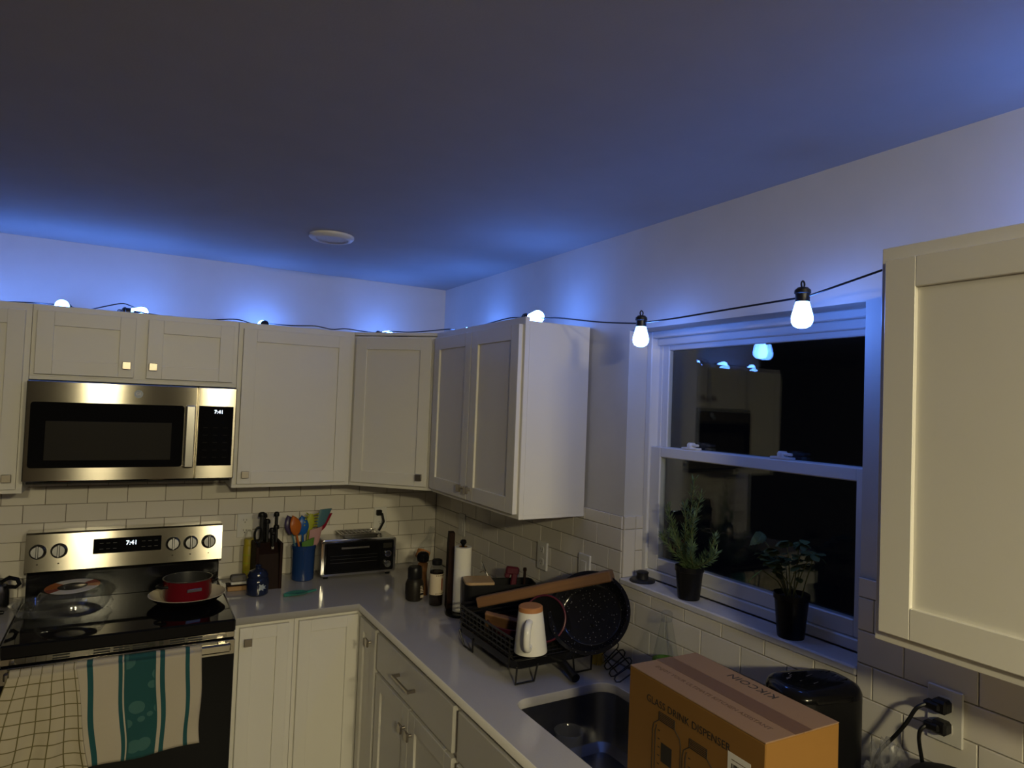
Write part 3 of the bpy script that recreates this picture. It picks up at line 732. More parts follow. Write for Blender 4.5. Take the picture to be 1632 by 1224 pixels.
    d = MB().box(-.168, .108, -.103, -.097, .034, .176, .003).build('glass_door', 'black_glass', t)
    MB().box(-.10, .045, -.118, -.112, .150, .160, .002).box(-.096, -.086, -.113, -.102, .151, .159).box(.031, .041, -.113, -.102, .151, .159).build('door_handle', 'steel_plain', d)
    MB().box(-.150, .090, -.1035, -.1028, .080, .082).box(-.150, .090, -.1035, -.1028, .098, .0995).box(-.150, .090, -.1035, -.1028, .115, .1162).build('oven_rack', 'pot_inside', d)
    MB().box(.122, .168, -.0985, -.097, .140, .165, .001).build('oven_display', 'mesh_window', pn)
    for z in (.060, .112): MB(Mx((.145, -.097, z), (PI/2, 0, 0))).lathe([(.018, 0), (.017, .014), (.013, .018)], n=24).build('dial', 'chrome', t)
    for x in (-.16, .16):
        for y in (-.065, .06): MB().lathe([(.012, 0), (.014, .017)], (x, y, 0), 14).build('oven_foot', 'black_plastic', t)
    MB().tube([(.04, .085, .10), (.10, .095, .13), (.155, .080, .20), (.172, .065, .245), (.165, .075, .285), (.150, .090, .292)], .0065, 8).box(.135, .165, .075, .1, .276, .306, .004).build('power_cord', 'black_plastic', t, 'black cord plugged into the wall outlet')
    # pan on top
    p = T('baking_tray', 'small steel baking tray with a rack lying on the toaster oven', 'tray', (-.485, -.100, CZ+.193), -.03)
    R = [ring(rrect(-.100+e, .100-e, -.065+e, .065-e, .015), z) for e, z in ((.010, 0), (0, .016), (-.006, .017), (-.006, .019), (.002, .018), (.012, .003))]
    MB().loft(R).build('tray_pan', 'steel_plain', p)
    m = MB()
    for i in range(9): m.tube([(-.09+i*.0225, -.058, .020), (-.09+i*.0225, .058, .020)], .0014, 6)
    for y in (-.05, .05): m.tube([(-.095, y, .0185), (.095, y, .0185)], .0016, 6)
    m.build('tray_rack', 'chrome', p)
back_counter()

# ------------------------------------------------------------------ corner things
def corner_things():
    g = T('glass_decanter', 'tall clear glass bottle with an orange tag, leaning in the corner behind the spices', 'bottle', (-.180, -.190, CZ+.016))
    ax = Vector((.52, .30, 1)).normalized()
    M = axes((0, 0, 0), (1, -.2, -.45), (0, 1, -.3)); zz = ax; xx = (Vector((1, 0, 0))-zz*zz.x).normalized(); M = Matrix((xx, zz.cross(xx), zz)).transposed().to_4x4()
    MB(M).lathe([(.034, 0), (.036, .006), (.036, .10), (.030, .13), (.016, .165), (.0135, .22), (.016, .222), (.016, .232), (.012, .232)], n=32, caps=False).build('bottle_wall', 'clear_plastic', g)
    MB(M).lathe([(.0365, .055), (.0366, .095)], n=32, caps=False).build('orange_tag', 'terracotta', g)
    j = T('spice_grinder', 'clear jar of dark spice with a black grinder cap in front of the corner', 'jar', (-.392, -.672, CZ))
    MB().lathe([(.030, 0), (.038, .006), (.042, .035), (.041, .075), (.034, .095), (.030, .10)], n=32).build('jar_glass', 'pepper', j)
    MB().lathe([(.031, .10), (.033, .104), (.032, .145), (.028, .152)], n=32).build('grinder_cap', 'black_plastic', j)
    mm = MB()
    for i in range(6): mm.box(.004+i*.003, .0055+i*.003, -.0425, -.0415, .018, .030)
    for k in range(5): mm.box(.002, .020-.002*k, -.0428, -.0418, .040+.007*k, .043+.007*k)
    o = mm.build('jar_print', 'label_cream', j); o.rotation_euler = (0, 0, .25)
    p = T('pepper_mill', 'wooden pepper mill with a glossy black head behind the spice jar', 'pepper mill', (-.325, -.600, CZ))
    MB().lathe([(.028, 0), (.029, .02), (.022, .06), (.020, .10), (.024, .145), (.018, .150)], n=28).build('mill_body', 'mill_wood', p)
    MB().lathe([(.018, .150), (.027, .156), (.029, .172), (.026, .190), (.016, .197), (.0, .198)], n=28, caps=False).build('mill_head', 'black_gloss', p)
    s = T('sauce_bottle', 'dark sauce bottle with a cream label and black cap', 'bottle', (-.330, -.775, CZ))
    MB().lathe([(.029, 0), (.031, .004), (.031, .150), (.029, .165), (.022, .176), (.020, .180)], n=32).build('bottle_body', 'clear_glass', s)
    MB().lathe([(.0290, .003), (.0300, .006), (.0300, .150)], n=32).build('sauce_fill', 'sauce', s)
    lb = MB().lathe([(.0314, .050), (.0316, .051), (.0316, .140), (.0314, .141)], n=32, caps=False).build('bottle_label', 'label_cream', s)
    MB(Mx((0, 0, 0), (0, 0, .42))).box(-.003, .004, -.0325, -.0312, .070, .122, .001).build('label_mark', 'label_red', lb)
    for z in (.056, .135):
        for i in range(-3, 4): MB(Mx((0, 0, 0), (0, 0, .42+i*.28))).box(-.002, .002, -.0322, -.0312, z-.002, z+.002).build('label_dot', 'print_black', lb)
    MB().lathe([(.021, .178), (.0225, .180), (.0225, .198), (.020, .201)], n=28).build('bottle_cap', 'black_plastic', s)
    b = T('serving_board', 'dark wooden board standing on edge beside the paper towel roll', 'board', (-.300, -.842, CZ), .42)
    pr = [(-.050, .0), (.046, 0), (.046, .27), (.014, .335), (-.050, .338)]
    m = MB(); V = [(-.011, y, z) for y, z in pr]+[(.013, y, z) for y, z in pr]; n = 5
    pr2 = [(-y, z) for y, z in pr]
    m.add(V, [tuple(range(5)), tuple(range(5, 10))[::-1]]+[(i, 5+i, 5+(i+1) % 5, (i+1) % 5) for i in range(5)]); o = m.build('board_slab', 'dark_board', b)
    o.rotation_euler = (0, 0, -.75)
    # paper towel
    h = T('paper_towel_holder', 'black paper towel stand with a round base', 'holder', (-.283, -.935, CZ))
    MB().lathe([(.066, 0), (.067, .004), (.065, .012), (.045, .014), (.044, .010), (.0, .010)], n=40, caps=False).build('stand_base', 'black_gloss', h)
    MB().lathe([(.006, .01), (.006, .292), (.009, .296), (.014, .302), (.013, .312), (.008, .316)], n=18).build('stand_pole', 'black_gloss', h)
    r = T('paper_towel_roll', 'white paper towel roll on the black stand', 'paper roll', (-.283, -.935, CZ+.015))
    MB().lathe([(.018, 0), (.036, 0), (.037, .003), (.037, .268), (.036, .271), (.018, .271), (.018, 0)], n=40, caps=False).build('paper_sheets', 'paper', r)
    MB().lathe([(.0185, .002), (.0165, .002), (.0165, .272), (.0185, .272)], n=32, caps=False).build('card_core', 'cardboard', r)
    # caddy
    c = T('storage_caddy', 'oblong black storage bin with a bamboo lid over its left end', 'bin', (-.185, -1.085, CZ), -.30)
    hx, hy, H = .150, .058, .165
    R = [ring(rrect(-hx+e, hx-e, -hy+e, hy-e, .028, 6), z) for e, z in ((.006, 0), (.002, .008), (0, .16), (0, H), (.004, H), (.006, .03))]
    MB().loft(R).build('bin_wall', 'black_matte', c)
    P = [p for p in rrect(-hx+.002, hx, -hy+.002, hy-.002, .028, 6) if p[0] < 0]; P = sorted(P, key=lambda p: math.atan2(p[1], p[0]+.05)); P2 = [(-.03, -hy+.002)]+[q for q in rrect(-hx+.002, -.03, -hy+.002, hy-.002, .026, 6) if q[0] < -.06]+[(-.03, hy-.002)]
    P2 = [(-.03, hy-.002)]+[q for q in rrect(-hx+.002, .05, -hy+.002, hy-.002, .026, 6) if q[0] < -.08]+[(-.03, -hy+.002)]
    MB().prism(P2, H+.0005, H+.011).build('bin_lid', 'bamboo', c)
    t = T('gripper_tool', 'maroon tool head poking out of the black bin', 'utensil', (-.135, -1.090, CZ+.035), -.3)
    MB(Mx((0, 0, 0), (0, .12, 0))).box(-.012, .012, -.009, .009, 0, .165, .004).box(-.040, .016, -.011, .011, .155, .188, .006).box(-.042, -.02, -.010, .010, .140, .160, .004).build('tool_body', 'maroon', t)
    t = T('brush_handle', 'short brown stick standing in the right end of the black bin', 'utensil', (-.078, -1.108, CZ+.035))
    MB().tube([(0, 0, 0), (.002, 0, .10), (.004, 0, .175)], .006, 8).lathe([(.007, .168), (.008, .172), (.007, .182)], (.004, 0, 0), 10).build('stick', 'walnut', t)
    t = T('wire_whisk', 'thin steel wire leaning out of the black bin beside the roll', 'utensil', (-.195, -1.03, CZ+.03), -.3)
    MB().tube([(.025, 0, 0), (.0, .0, .12), (-.040, .005, .205)], .0024, 6).tube([(.03, .01, 0), (.012, .012, .13), (-.03, .012, .165), (-.046, .005, .160)], .0022, 6).build('wire', 'chrome', t)
corner_things()

# ------------------------------------------------------------------ dish rack and its load
def dish_rack():
    X0, X1, Y0, Y1 = -.450, -.125, -1.672, -1.250; xc, yc = (X0+X1)/2, (Y0+Y1)/2
    r = T('dish_rack', 'black wire dish rack on short legs left of the sink', 'dish rack', (xc, yc, CZ))
    hx, hy = (X1-X0)/2, (Y1-Y0)/2
    R = [ring(rrect(-hx+e, hx-e, -hy+e, hy-e, .03, 6), z) for e, z in ((.012, .046), (.002, .052), (0, .078), (.004, .078), (.008, .056), (.02, .052))]
    MB().loft(R).build('drip_tray', 'black_gloss', r)
    for z in (.095, .112, .130, .148):
        pr = rrect(-hx, hx, -hy, hy, .03, 5); pr = pr[6:18]; MB().tube([(hx, -hy+.012, z)]+ring(pr, z)+[(-hx, -hy+.012, z)], .0028 if z < .14 else .0042, 6).build('rail', 'black_wire', r)
    for i in range(13):
        y = -hy+.030+i*(2*hy-.07)/12
        MB().tube([(-hx, y, .146), (-hx+.003, y, .086), (-hx+.02, y, .070), (hx-.02, y, .070), (hx-.003, y, .086), (hx, y, .146)], .0019, 5).build('cross_wire', 'black_wire', r)
    for sx in (-1, 1):
        for sy in (-1, 1):
            if sy < 0: pts = [(sx*hx*.98-sx*.01, sy*hy, .06), (sx*(hx-.012), sy*(hy-.004), .004), (sx*(hx-.082), sy*(hy-.004), .004), (sx*(hx-.092), sy*hy, .06)]
            else: pts = [(sx*hx, sy*(hy-.02), .06), (sx*(hx-.012), sy*(hy-.04), .004), (sx*(hx-.012), sy*(hy-.11), .004), (sx*hx, sy*(hy-.13), .06)]
            MB().tube(pts, .0034, 8).build('leg', 'black_wire', r)
    for sx in (-1, 1):
        MB().tube([(sx*hx, -hy+.03, .05), (sx*hx, -hy+.03, .148)], .003, 6).build('post', 'black_wire', r)
    MB().tube([(.035, -hy+.04, .050), (.035, -hy-.02, .034), (.030, -hy-.075, .022)], [.016, .014, .015], 12).build('drain_spout', 'black_plastic', r, 'black drain spout pointing at the sink')
    # mug upside down
    m = T('mug', 'white mug with bare clay base turned upside down in the dish rack', 'mug', (-.350, -1.612, .9895), -.42)
    tilt = Mx((0, 0, .004), (0, -.035, 0)) @ Matrix.Diagonal((1, 1, .93, 1))
    MB(tilt).lathe([(.056, 0), (.0565, .003), (.0415, .145), (.0405, .146)], n=40).build('mug_wall', 'ceramic', m)
    MB(tilt).lathe([(.0414, .1445), (.0405, .160), (.037, .163), (.0, .163)], n=40, caps=False).build('mug_base', 'terracotta', m, 'bare clay base ring')
    pts = [(-.012, -.048, .035), (-.018, -.070, .030), (-.024, -.086, .045), (-.024, -.088, .080), (-.020, -.078, .112), (-.012, -.058, .120), (-.010, -.040, .115)]
    sm = []
    for i in range(len(pts)-1):
        for t in range(4): sm.append(Vector(pts[i]).lerp(Vector(pts[i+1]), t/4))
    sm.append(Vector(pts[-1]))
    for _ in range(3): sm = [sm[0]]+[(sm[i-1]+sm[i]*2+sm[i+1])/4 for i in range(1, len(sm)-1)]+[sm[-1]]
    MB(tilt).tube(sm, .012, 12).build('mug_handle', 'ceramic', m)
    for k, (tx, dz) in enumerate((('S', .058), ('R', .048))):
        th = .98; rad = .0545-.105*dz+.0008
        lettering(tx, .012, tilt @ axes((rad*math.sin(th), -rad*math.cos(th), dz), (math.cos(th), math.sin(th), 0), (0, 0, -1)), 'print_black', m, 'print')
    # wooden board
    A, B = Vector((-.405, -1.310, 1.076)), Vector((-.085, -1.690, 1.236))
    L = (B-A).length; x = (B-A).normalized(); dn = Vector((.5, .8, -.20)); M = axes(A, x, dn)
    o = MB().box(0, L, 0, .062, -.019, .019, .004).build('cutting_board', 'board_wood'); o.matrix_world = M
    tag(o, 'thick brown wooden cutting board laid slanting across the dish rack', 'cutting board')
    o = MB().box(0, .20, 0, .085, -.009, .009, .003).build('wooden_trivet', 'board_wood'); o.matrix_world = axes((-.395, -1.365, 1.058), (.62, -.62, -.10), (.30, .42, -.85))
    tag(o, 'small brown wooden board propped below the left end of the slanting cutting board', 'board')
    # speckled pan
    p = T('roasting_pan', 'large round speckled black enamel pan leaning at the right of the dish rack', 'pan', (-.138, -1.650, 1.106))
    n = Vector((-.74, -.46, .50)).normalized(); xx = Vector((0, 0, 1)).cross(n).normalized(); M = Matrix((xx, n.cross(xx), n)).transposed().to_4x4()
    MB(M).lathe([(.100, -.036), (.112, -.032), (.136, .008), (.146, .010), (.146, .014), (.134, .014), (.108, -.026), (.098, -.030), (.0, -.031)], n=56, caps=False, sx=1.02, sy=.98).build('pan_shell', 'speckled_enamel', p)
    MB(M).lathe([(.100, -.036), (.0, -.0365)], n=56, caps=False).build('pan_bottom', 'speckled_enamel', p)
    # maroon rimmed bowl
    q = T('rimmed_plate', 'dark plate with a maroon rim standing in the dish rack beside the mug', 'plate', (-.255, -1.545, 1.070))
    n = Vector((-.72, -.52, .35)).normalized(); xx = Vector((0, 0, 1)).cross(n).normalized(); M = Matrix((xx, n.cross(xx), n)).transposed().to_4x4()
    MB(M).lathe([(.0, -.014), (.05, -.013), (.075, -.002), (.078, .001), (.075, .002), (.05, -.009), (.0, -.010)], n=40, caps=False).build('plate_dish', 'black_gloss', q)
    MB(M).tube([(.078*math.cos(t), .078*math.sin(t), .001) for t in [2*PI*i/40 for i in range(40)]], .0035, 8, True).build('plate_rim', 'maroon', q)
    q = T('small_bowl', 'small maroon bowl lying at the far end of the dish rack', 'bowl', (-.330, -1.420, .988))
    MB().lathe([(.03, 0), (.052, .012), (.066, .040), (.063, .040), (.049, .015), (.0, .006)], n=36, caps=False, sy=1.4).build('bowl_wall', 'maroon', q)
    MB().tube([(.0655*math.cos(t), .0917*math.sin(t), .0405) for t in [2*PI*i/36 for i in range(36)]], .0022, 6, True).build('bowl_rim', 'maroon', q)
    # yellow brush behind the rack
    y = T('scrub_brush', 'yellow bristle brush standing behind the right end of the dish rack', 'brush', (-.075, -1.625, CZ))
    mb = MB(); random.seed(3)
    for i in range(60):
        a, rr = random.random()*2*PI, .016*math.sqrt(random.random()); x0, y0 = rr*math.cos(a), rr*math.sin(a)
        mb.tube([(x0*1.5, y0*1.5, 0), (x0, y0, .045)], .0016, 4)
    b = mb.build('bristles', 'bristle', y); b['kind'] = 'stuff'
    MB().lathe([(.020, .042), (.021, .048), (.018, .06), (.008, .066), (.007, .10), (.009, .115)], n=20).build('brush_body', 'bristle', y)
    # wire plate stand
    w = T('wire_plate_stand', 'folding black wire plate stand leaning by the sink corner', 'stand', (-.092, -1.700, CZ))
    O = Vector((-.092, -1.700, CZ))
    lows = [(-.062, -1.625), (-.085, -1.682), (-.108, -1.737), (-.122, -1.782)]; his = [(-.052, -1.702, 1.006), (-.052, -1.738, .990), (-.050, -1.772, .974), (-.056, -1.788, .950)]
    for (lx, ly), hi in zip(lows, his):
        a = Vector((lx, ly, .919)); b = Vector(hi); d = (b-a).normalized(); s = d.cross(Vector((-.7, -.6, .4))).normalized()*.011
        e = d*.010
        w.location = O
        MB(Matrix.Translation(-O)).tube([a+s+e, a+s*.5, a-s*.5, a-s+e, b-s-e, b-s*.5, b+s*.5, b+s-e], .0024, 6, True).build('wire_loop', 'black_wire', w)
    MB(Matrix.Translation(-O)).tube([Vector((-.070, -1.655, .945)), Vector((-.100, -1.770, .932))], .0024, 6).tube([Vector((-.054, -1.700, .985)), Vector((-.056, -1.785, .955))], .0024, 6).build('wire_spine', 'black_wire', w)
dish_rack()

# ------------------------------------------------------------------ sink things, spray bottle, box, appliances
def sink_side():
    c = T('measuring_cup', 'clear plastic measuring cup standing in the sink', 'cup', (-.352, -1.852, .7055))
    MB().lathe([(.034, 0), (.036, .004), (.044, .125), (.047, .130), (.045, .131), (.041, .125), (.033, .006), (.0, .004)], n=36, caps=False).build('cup_wall', 'clear_plastic', c)
    MB().tube([(-.042, 0, .112), (-.070, .006, .108), (-.076, .008, .075), (-.062, .006, .045), (-.038, 0, .04)], .005, 8).build('cup_handle', 'clear_plastic', c)
    s = T('steel_scrubber', 'shiny little steel scrubber at the left wall of the sink', 'scrubber', (-.465, -1.905, .7055))
    mb = MB(); random.seed(5); pts = []
    for i in range(120):
        v = Vector((random.gauss(0, 1), random.gauss(0, 1), random.gauss(0, 1))).normalized()*.024; pts.append((v.x, v.y, .026+v.z*.9))
    mb.tube(pts, .0007, 4); b = mb.build('steel_curls', 'chrome', s); b['kind'] = 'stuff'
    g = T('crumpled_wrapper', 'crumpled pale wrapper lying on the sink floor', 'wrapper', (-.33, -2.02, .705))
    crumple(g, 'wrapper_film', 'clear_bag', .055, .042, .032, 11)
    b = T('spray_bottle', 'clear cone-shaped bottle below the rosemary on the worktop', 'bottle', (-.062, -1.950, CZ))
    MB().lathe([(.036, 0), (.040, .006), (.040, .060), (.040, .13), (.018, .238), (.0145, .250)], n=36, caps=False).build('bottle_wall', 'clear_glass', b)
    MB().lathe([(.017, .242), (.0175, .246), (.017, .270), (.012, .274)], n=24).build('bottle_cap', 'clear_plastic', b)
    MB().tube([(.0, 0, .24), (.004, -.004, .16), (.010, -.024, .04), (.012, -.03, .01)], .0028, 8).build('dip_tube', 'clear_plastic', b)
    MB().lathe([(.037, .008), (.0385, .010), (.0385, .062), (.0, .063)], n=36, caps=False).build('liquid', 'label_cream', b)
    MB().lathe([(.0404, .100), (.0406, .101), (.0406, .122), (.0404, .123)], n=36, caps=False).build('green_band', 'green', b)
    p = T('crumpled_bag', 'crumpled clear film beside the clear bottle on the worktop', 'bag', (-.058, -1.875, CZ))
    crumple(p, 'film', 'clear_bag', .038, .034, .040, 4)
    p = T('crumpled_bag', 'crumpled clear plastic bag below the plugged outlet', 'bag', (-.085, -2.665, CZ))
    crumple(p, 'film', 'clear_bag', .055, .050, .105, 9)
def crumple(par, name, m, rx, ry, rz, seed):
    random.seed(seed); bm = bmesh.new(); bmesh.ops.create_icosphere(bm, subdivisions=4, radius=1)
    ks = [(Vector((random.gauss(0, 1), random.gauss(0, 1), random.gauss(0, 1)))*2.2, random.random()*6) for _ in range(9)]
    for v in bm.verts:
        d = v.co.normalized(); q = 0
        for k, ph in ks: q += abs(math.sin(k.dot(d)*1.5+ph))
        s = .72+.11*(q-5.0); v.co = Vector((d.x*rx*s, d.y*ry*s, max(0, (d.z+.9)/1.9)*rz*2*min(1, s*1.1)))
    me = bpy.data.meshes.new(name); bm.to_mesh(me); bm.free(); me.materials.append(MATS[m]); link(name, me, par)
sink_side()
def big_box():
    b = T('cardboard_box', 'brown cardboard drink dispenser carton standing at the right end of the sink', 'box', (-.3855, -2.480, CZ), -.037)
    hx, hy, H = .105, .2035, .286; t = .004
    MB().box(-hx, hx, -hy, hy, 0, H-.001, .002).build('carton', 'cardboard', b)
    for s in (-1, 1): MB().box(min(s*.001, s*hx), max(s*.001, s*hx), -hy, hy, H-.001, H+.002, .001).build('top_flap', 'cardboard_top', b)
    MB().box(-.024, .024, -hy-.0006, hy+.0006, H+.002, H+.0026).build('packing_tape', 'tape', b, 'brown packing tape along the seam')
    zt = H+.0021
    FX = -hx-.0003
    def FT(y, z): return axes((FX, y, z), (0, -1, 0), (0, 0, 1))
    lettering('GLASS DRINK DISPENSER', .0225, FT(.010, .237), 'print_black', b, depth=.0002, extra=1.02)
    lettering('KIKCOIN', .031, axes((.077, -.006, zt), (0, 1, 0), (-1, 0, 0)), 'print_black', b, depth=.0002, extra=1.1)
    lettering('ENJOY YOUR ULTIMATE KITCHEN ASSISTANT', .0165, axes((-.052, .0, zt), (0, -1, 0), (1, 0, 0)), 'print_brown', b, depth=.0002)
    # dispenser drawings
    def disp(y, z, s):
        m = MB(axes((FX, y, z), (0, -1, 0), (0, 0, 1)))
        w = .0011
        def line(P):
            m.tube([(px*s, py*s, 0) for px, py in P], w, 4)
        line([(-.028, -.02), (.028, -.02), (.028, .0), (-.028, .0), (-.028, -.02)])
        for k in range(5): line([(-.028, -.004-.004*k), (.028, -.004-.004*k)])
        line([(-.028, -.02), (-.046, -.034), (-.050, -.05), (-.050, -.20), (.050, -.20), (.050, -.05), (.046, -.034), (.028, -.02)])
        line([(-.036, -.035), (-.040, -.05), (-.040, -.19)])
        for k in range(7): line([(-.030, -.045-.02*k), (-.024, -.045-.02*k)])
        m.build('dispenser_drawing', 'print_black', b)
        MB(axes((FX, y, z), (0, -1, 0), (0, 0, 1))).box(-.018*s, .020*s, -.115*s, -.070*s, -.0002, .0004).build('dispenser_label', 'print_black', b)
    disp(.068, .222, .92); disp(-.030, .206, .92)
    lb = MB().box(FX-.0004, FX+.0001, -.170, -.112, .175, .232).build('shipping_label', 'paper', b, 'white barcode label')
    random.seed(2); y = -.122; m = MB()
    while y > -.158:
        w = random.choice((.0008, .0014, .0022)); m.box(FX-.0007, FX-.0003, y-w, y, .196, .212); y -= w+random.choice((.0008, .0014))
    m.build('barcode', 'print_black', lb)
    for z in (.219, .189, .183): MB().box(FX-.0007, FX-.0003, -.160, -.122, z, z+.0014).build('label_line', 'print_brown', lb)
big_box()
def appliances():
    a = T('air_fryer', 'tall black rounded appliance with a patterned lid behind the carton', 'appliance', (-.140, -2.522, CZ), -.25)
    hx, hy, H = .106, .074, .262
    R = [ring(rrect(-hx+e, hx-e, -hy+e, hy-e, max(.02, .062-e), 8), z) for e, z in ((.01, 0), (.002, .01), (0, .03), (0, H))]
    MB().loft(R).build('appliance_body', 'black_plastic', a)
    R = [ring(rrect(-hx+e, hx-e, -hy+e, hy-e, max(.02, .062-e), 8), z) for e, z in ((.0, H), (.0, H+.006), (.006, H+.018), (.018, H+.025), (.04, H+.028))]
    ld = MB().loft(R).build('appliance_lid', 'black_gloss', a)
    random.seed(8)
    for i in range(34):
        x, y = random.uniform(-.07, .07), random.uniform(-.038, .038); l = random.uniform(.004, .012)
        MB(Mx((x, y, H+.0265), (0, 0, .35))).box(-l, l, -.0012, .0012, 0, .0022, .0006).build('lid_rib', 'steel_plain' if i % 4 == 0 else 'black_gloss', ld)
    k = T('coffee_canister', 'round black canister lid at the bottom edge below the plugged outlet', 'canister', (-.098, -2.800, CZ))
    MB().lathe([(.066, 0), (.072, .006), (.073, .15), (.070, .156)], n=40).build('canister_wall', 'black_plastic', k)
    MB().lathe([(.074, .154), (.075, .158), (.074, .176), (.066, .184), (.030, .188), (.0, .1885)], n=40, caps=False).build('canister_lid', 'black_matte', k)
    def cord(label, pz, pts):
        c = T('power_cord', label, 'cord', (-.012, -2.747, pz))
        MB().box(-.030, -.001, -.016, .016, -.013, .015, .005).box(-.034, -.012, -.004, .030, -.010, .008, .004).build('plug', 'black_plastic', c)
        P = [Vector((-.028, .022, 0))]+[Vector(p) for p in pts]; sm = []
        for i in range(len(P)-1):
            for t in range(5): sm.append(P[i].lerp(P[i+1], t/5))
        sm.append(P[-1])
        for _ in range(4): sm = [sm[0]]+[(sm[i-1]+sm[i]*2+sm[i+1])/4 for i in range(1, len(sm)-1)]+[sm[-1]]
        MB().tube(sm, .0042, 8).build('cable', 'black_plastic', c)
    cord('black plug and cord in the upper socket, cord swinging left', 1.208, [(-.045, .036, -.010), (-.050, .052, -.050), (-.048, .085, -.10), (-.040, .125, -.15), (-.03, .15, -.27), (-.012, .155, -.288)])
    cord('black plug and cord in the lower socket, cord dropping behind the black canister', 1.164, [(-.040, .030, -.012), (-.038, .034, -.035), (-.026, .030, -.09), (-.012, .028, -.18), (-.008, .030, -.244)])
    w = T('wire_basket', 'black wire basket top just showing at the lower right corner', 'basket', (-.098, -2.945, CZ))
    for i in range(5):
        y = .062-i*.031
        MB().tube([(-.06, y, .01), (-.06, y, .225), (-.052, y+.002, .245), (-.040, y-.012, .250), (-.034, y-.014, .235), (-.034, y-.014, .01)], .0028, 6).build('wire_loop', 'black_wire', w)
    MB().tube(ring(rrect(-.062, .05, -.075, .070, .02, 4), .012), .003, 6, True).tube(ring(rrect(-.062, .05, -.075, .070, .02, 4), .10), .0025, 6, True).build('wire_frame', 'black_wire', w)
appliances()

# ------------------------------------------------------------------ window sill things
SZ = WZ0+.010
def sill_things():
    s = T('sink_stopper', 'black rubber sink stopper lying at the far end of the window sill', 'stopper', (.034, -1.722, SZ))
    MB().lathe([(.044, 0), (.045, .004), (.040, .008), (.022, .011), (.020, .024), (.022, .032), (.016, .036)], n=36).build('stopper_disc', 'rubber', s)
    def pot(par, r0, r1, h):
        MB().lathe([(r0, 0), (r0+.001, .003), (r1-.001, h-.016), (r1+.002, h-.015), (r1+.002, h), (r1-.001, h), (r1-.004, h-.014)], n=36, caps=True).build('plant_pot', 'black_plastic', par)
        MB().lathe([(r1-.006, h-.02), (r1-.006, h-.012), (.0, h-.010)], n=30).build('soil', 'soil', par)
    r = T('rosemary_plant', 'rosemary with needle leaves in a black nursery pot on the window sill', 'plant', (.034, -1.945, SZ))
    pot(r, .034, .044, .104); random.seed(21)
    st, nd = MB(), MB()
    br = [((.0, .105, .195), .0), ((-.01, -.012, .295), .0), ((-.03, .010, .22), 0), ((.0, -.110, .13), 1), ((.01, .080, .13), 0), ((-.02, -.03, .18), 0), ((-.02, -.125, .085), 1), ((-.04, .050, .12), 0), ((.012, -.022, .25), 0), ((-.04, -.05, .09), 0), ((-.03, .095, .10), 0)]
    for (bx, by, bz), _ in br:
        P = []
        for i in range(14):
            q = i/13; P.append(Vector((bx*q**1.1, by*(q**.75)+.008*math.sin(q*5+by*40), .09+bz*q)))
        st.tube(P, .0022, 6, r1=.0009)
        for i in range(1, 14):
            t = (P[i]-P[i-1]).normalized()
            for k in range(11):
                a = random.random()*2*PI; side = (t.orthogonal().normalized()).copy(); side.rotate(Matrix.Rotation(a, 3, t))
                d = (side*1.0+t*random.uniform(.5, 1.1)).normalized(); l = random.uniform(.016, .028); p0 = P[i-1].lerp(P[i], random.random()); w = .0017
                e = d.cross(t).normalized()*w; f = d.cross(e).normalized()*w*.6
                p1 = p0+d*l*.55; p2 = p0+d*l+Vector((0, 0, .003))
                if p2.x > .046: continue
                nd.add([p0, p1+e, p1-e, p1+f, p2], [(0, 1, 3), (0, 3, 2), (0, 2, 1), (4, 3, 1), (4, 2, 3), (4, 1, 2)])
    st.build('stems', 'stem', r); o = nd.build('needles', 'leaf_rosemary', r); o['kind'] = 'stuff'
    b = T('basil_plant', 'leggy basil with drooping leaves in a black nursery pot on the window sill', 'plant', (.030, -2.330, SZ))
    pot(b, .034, .045, .118); random.seed(33)
    n = 7; V, F = [], []
    for i in range(n):
        q = i/(n-1); w = .5*math.sin(PI*(.06+.90*q))**.8*.75*(1 if i < n-1 else .15); z = .16*math.sin(q*2.6)
        V += [(-w, q, z-.12*w*2+.04), (0, q, z-.03), (w, q, z-.12*w*2+.04)]
    for i in range(n-1):
        for k in (0, 1): F.append((3*i+k, 3*i+k+1, 3*i+k+4, 3*i+k+3))
    lm = MB().add(V, F, True).mesh('leaf'); lm.materials.append(MATS['leaf_basil'])
    lb = lm.copy(); lb.materials.clear(); lb.materials.append(MATS['leaf_bright'])
    stm = MB(); tips = []
    for i in range(11):
        a = random.uniform(0, 2*PI); rr = random.uniform(.005, .03); x0, y0 = rr*math.cos(a)*.7, rr*math.sin(a)
        y1 = -.085+.016*i+random.uniform(-.01, .01); x1 = random.uniform(-.045, .006); z1 = random.uniform(.20, .265)
        P = [Vector((x0+(x1-x0)*q**1.4, y0+(y1-y0)*q**1.2, .098+(z1-.098)*q)) for q in [k/6 for k in range(7)]]
        stm.tube(P, .0019, 6, r1=.0013); tips.append((P[-1], P[-3]))
    for ex, ey, ez in ((-.03, .075, .165), (-.03, .080, .258)): stm.tube([Vector((0, .01, .098)), Vector((ex*.4, ey*.5, .10+(ez-.10)*.65)), Vector((ex, ey, ez))], .0018, 6)
    stm.build('stems', 'stem', b)
    def leaf(p, yaw, pitch, roll, s, me=lm):
        o = link('leaf', me, b); o.location = p; o.rotation_euler = (pitch, roll, yaw); o.scale = (s, s, s)
    for tip, low in tips:
        for k in range(7): leaf(tip, random.uniform(PI*.1, PI*.9) if k < 3 else random.uniform(0, 2*PI), random.uniform(-.9, .1), random.uniform(-.3, .3), random.uniform(.020, .036))
        [leaf(low+Vector((0, 0, .01*k)), random.uniform(0, PI), random.uniform(-.8, 0), 0, random.uniform(.018, .028)) for k in range(3)]
    leaf(Vector((-.03, .075, .165)), PI*.25, -.9, .2, .05, lb)
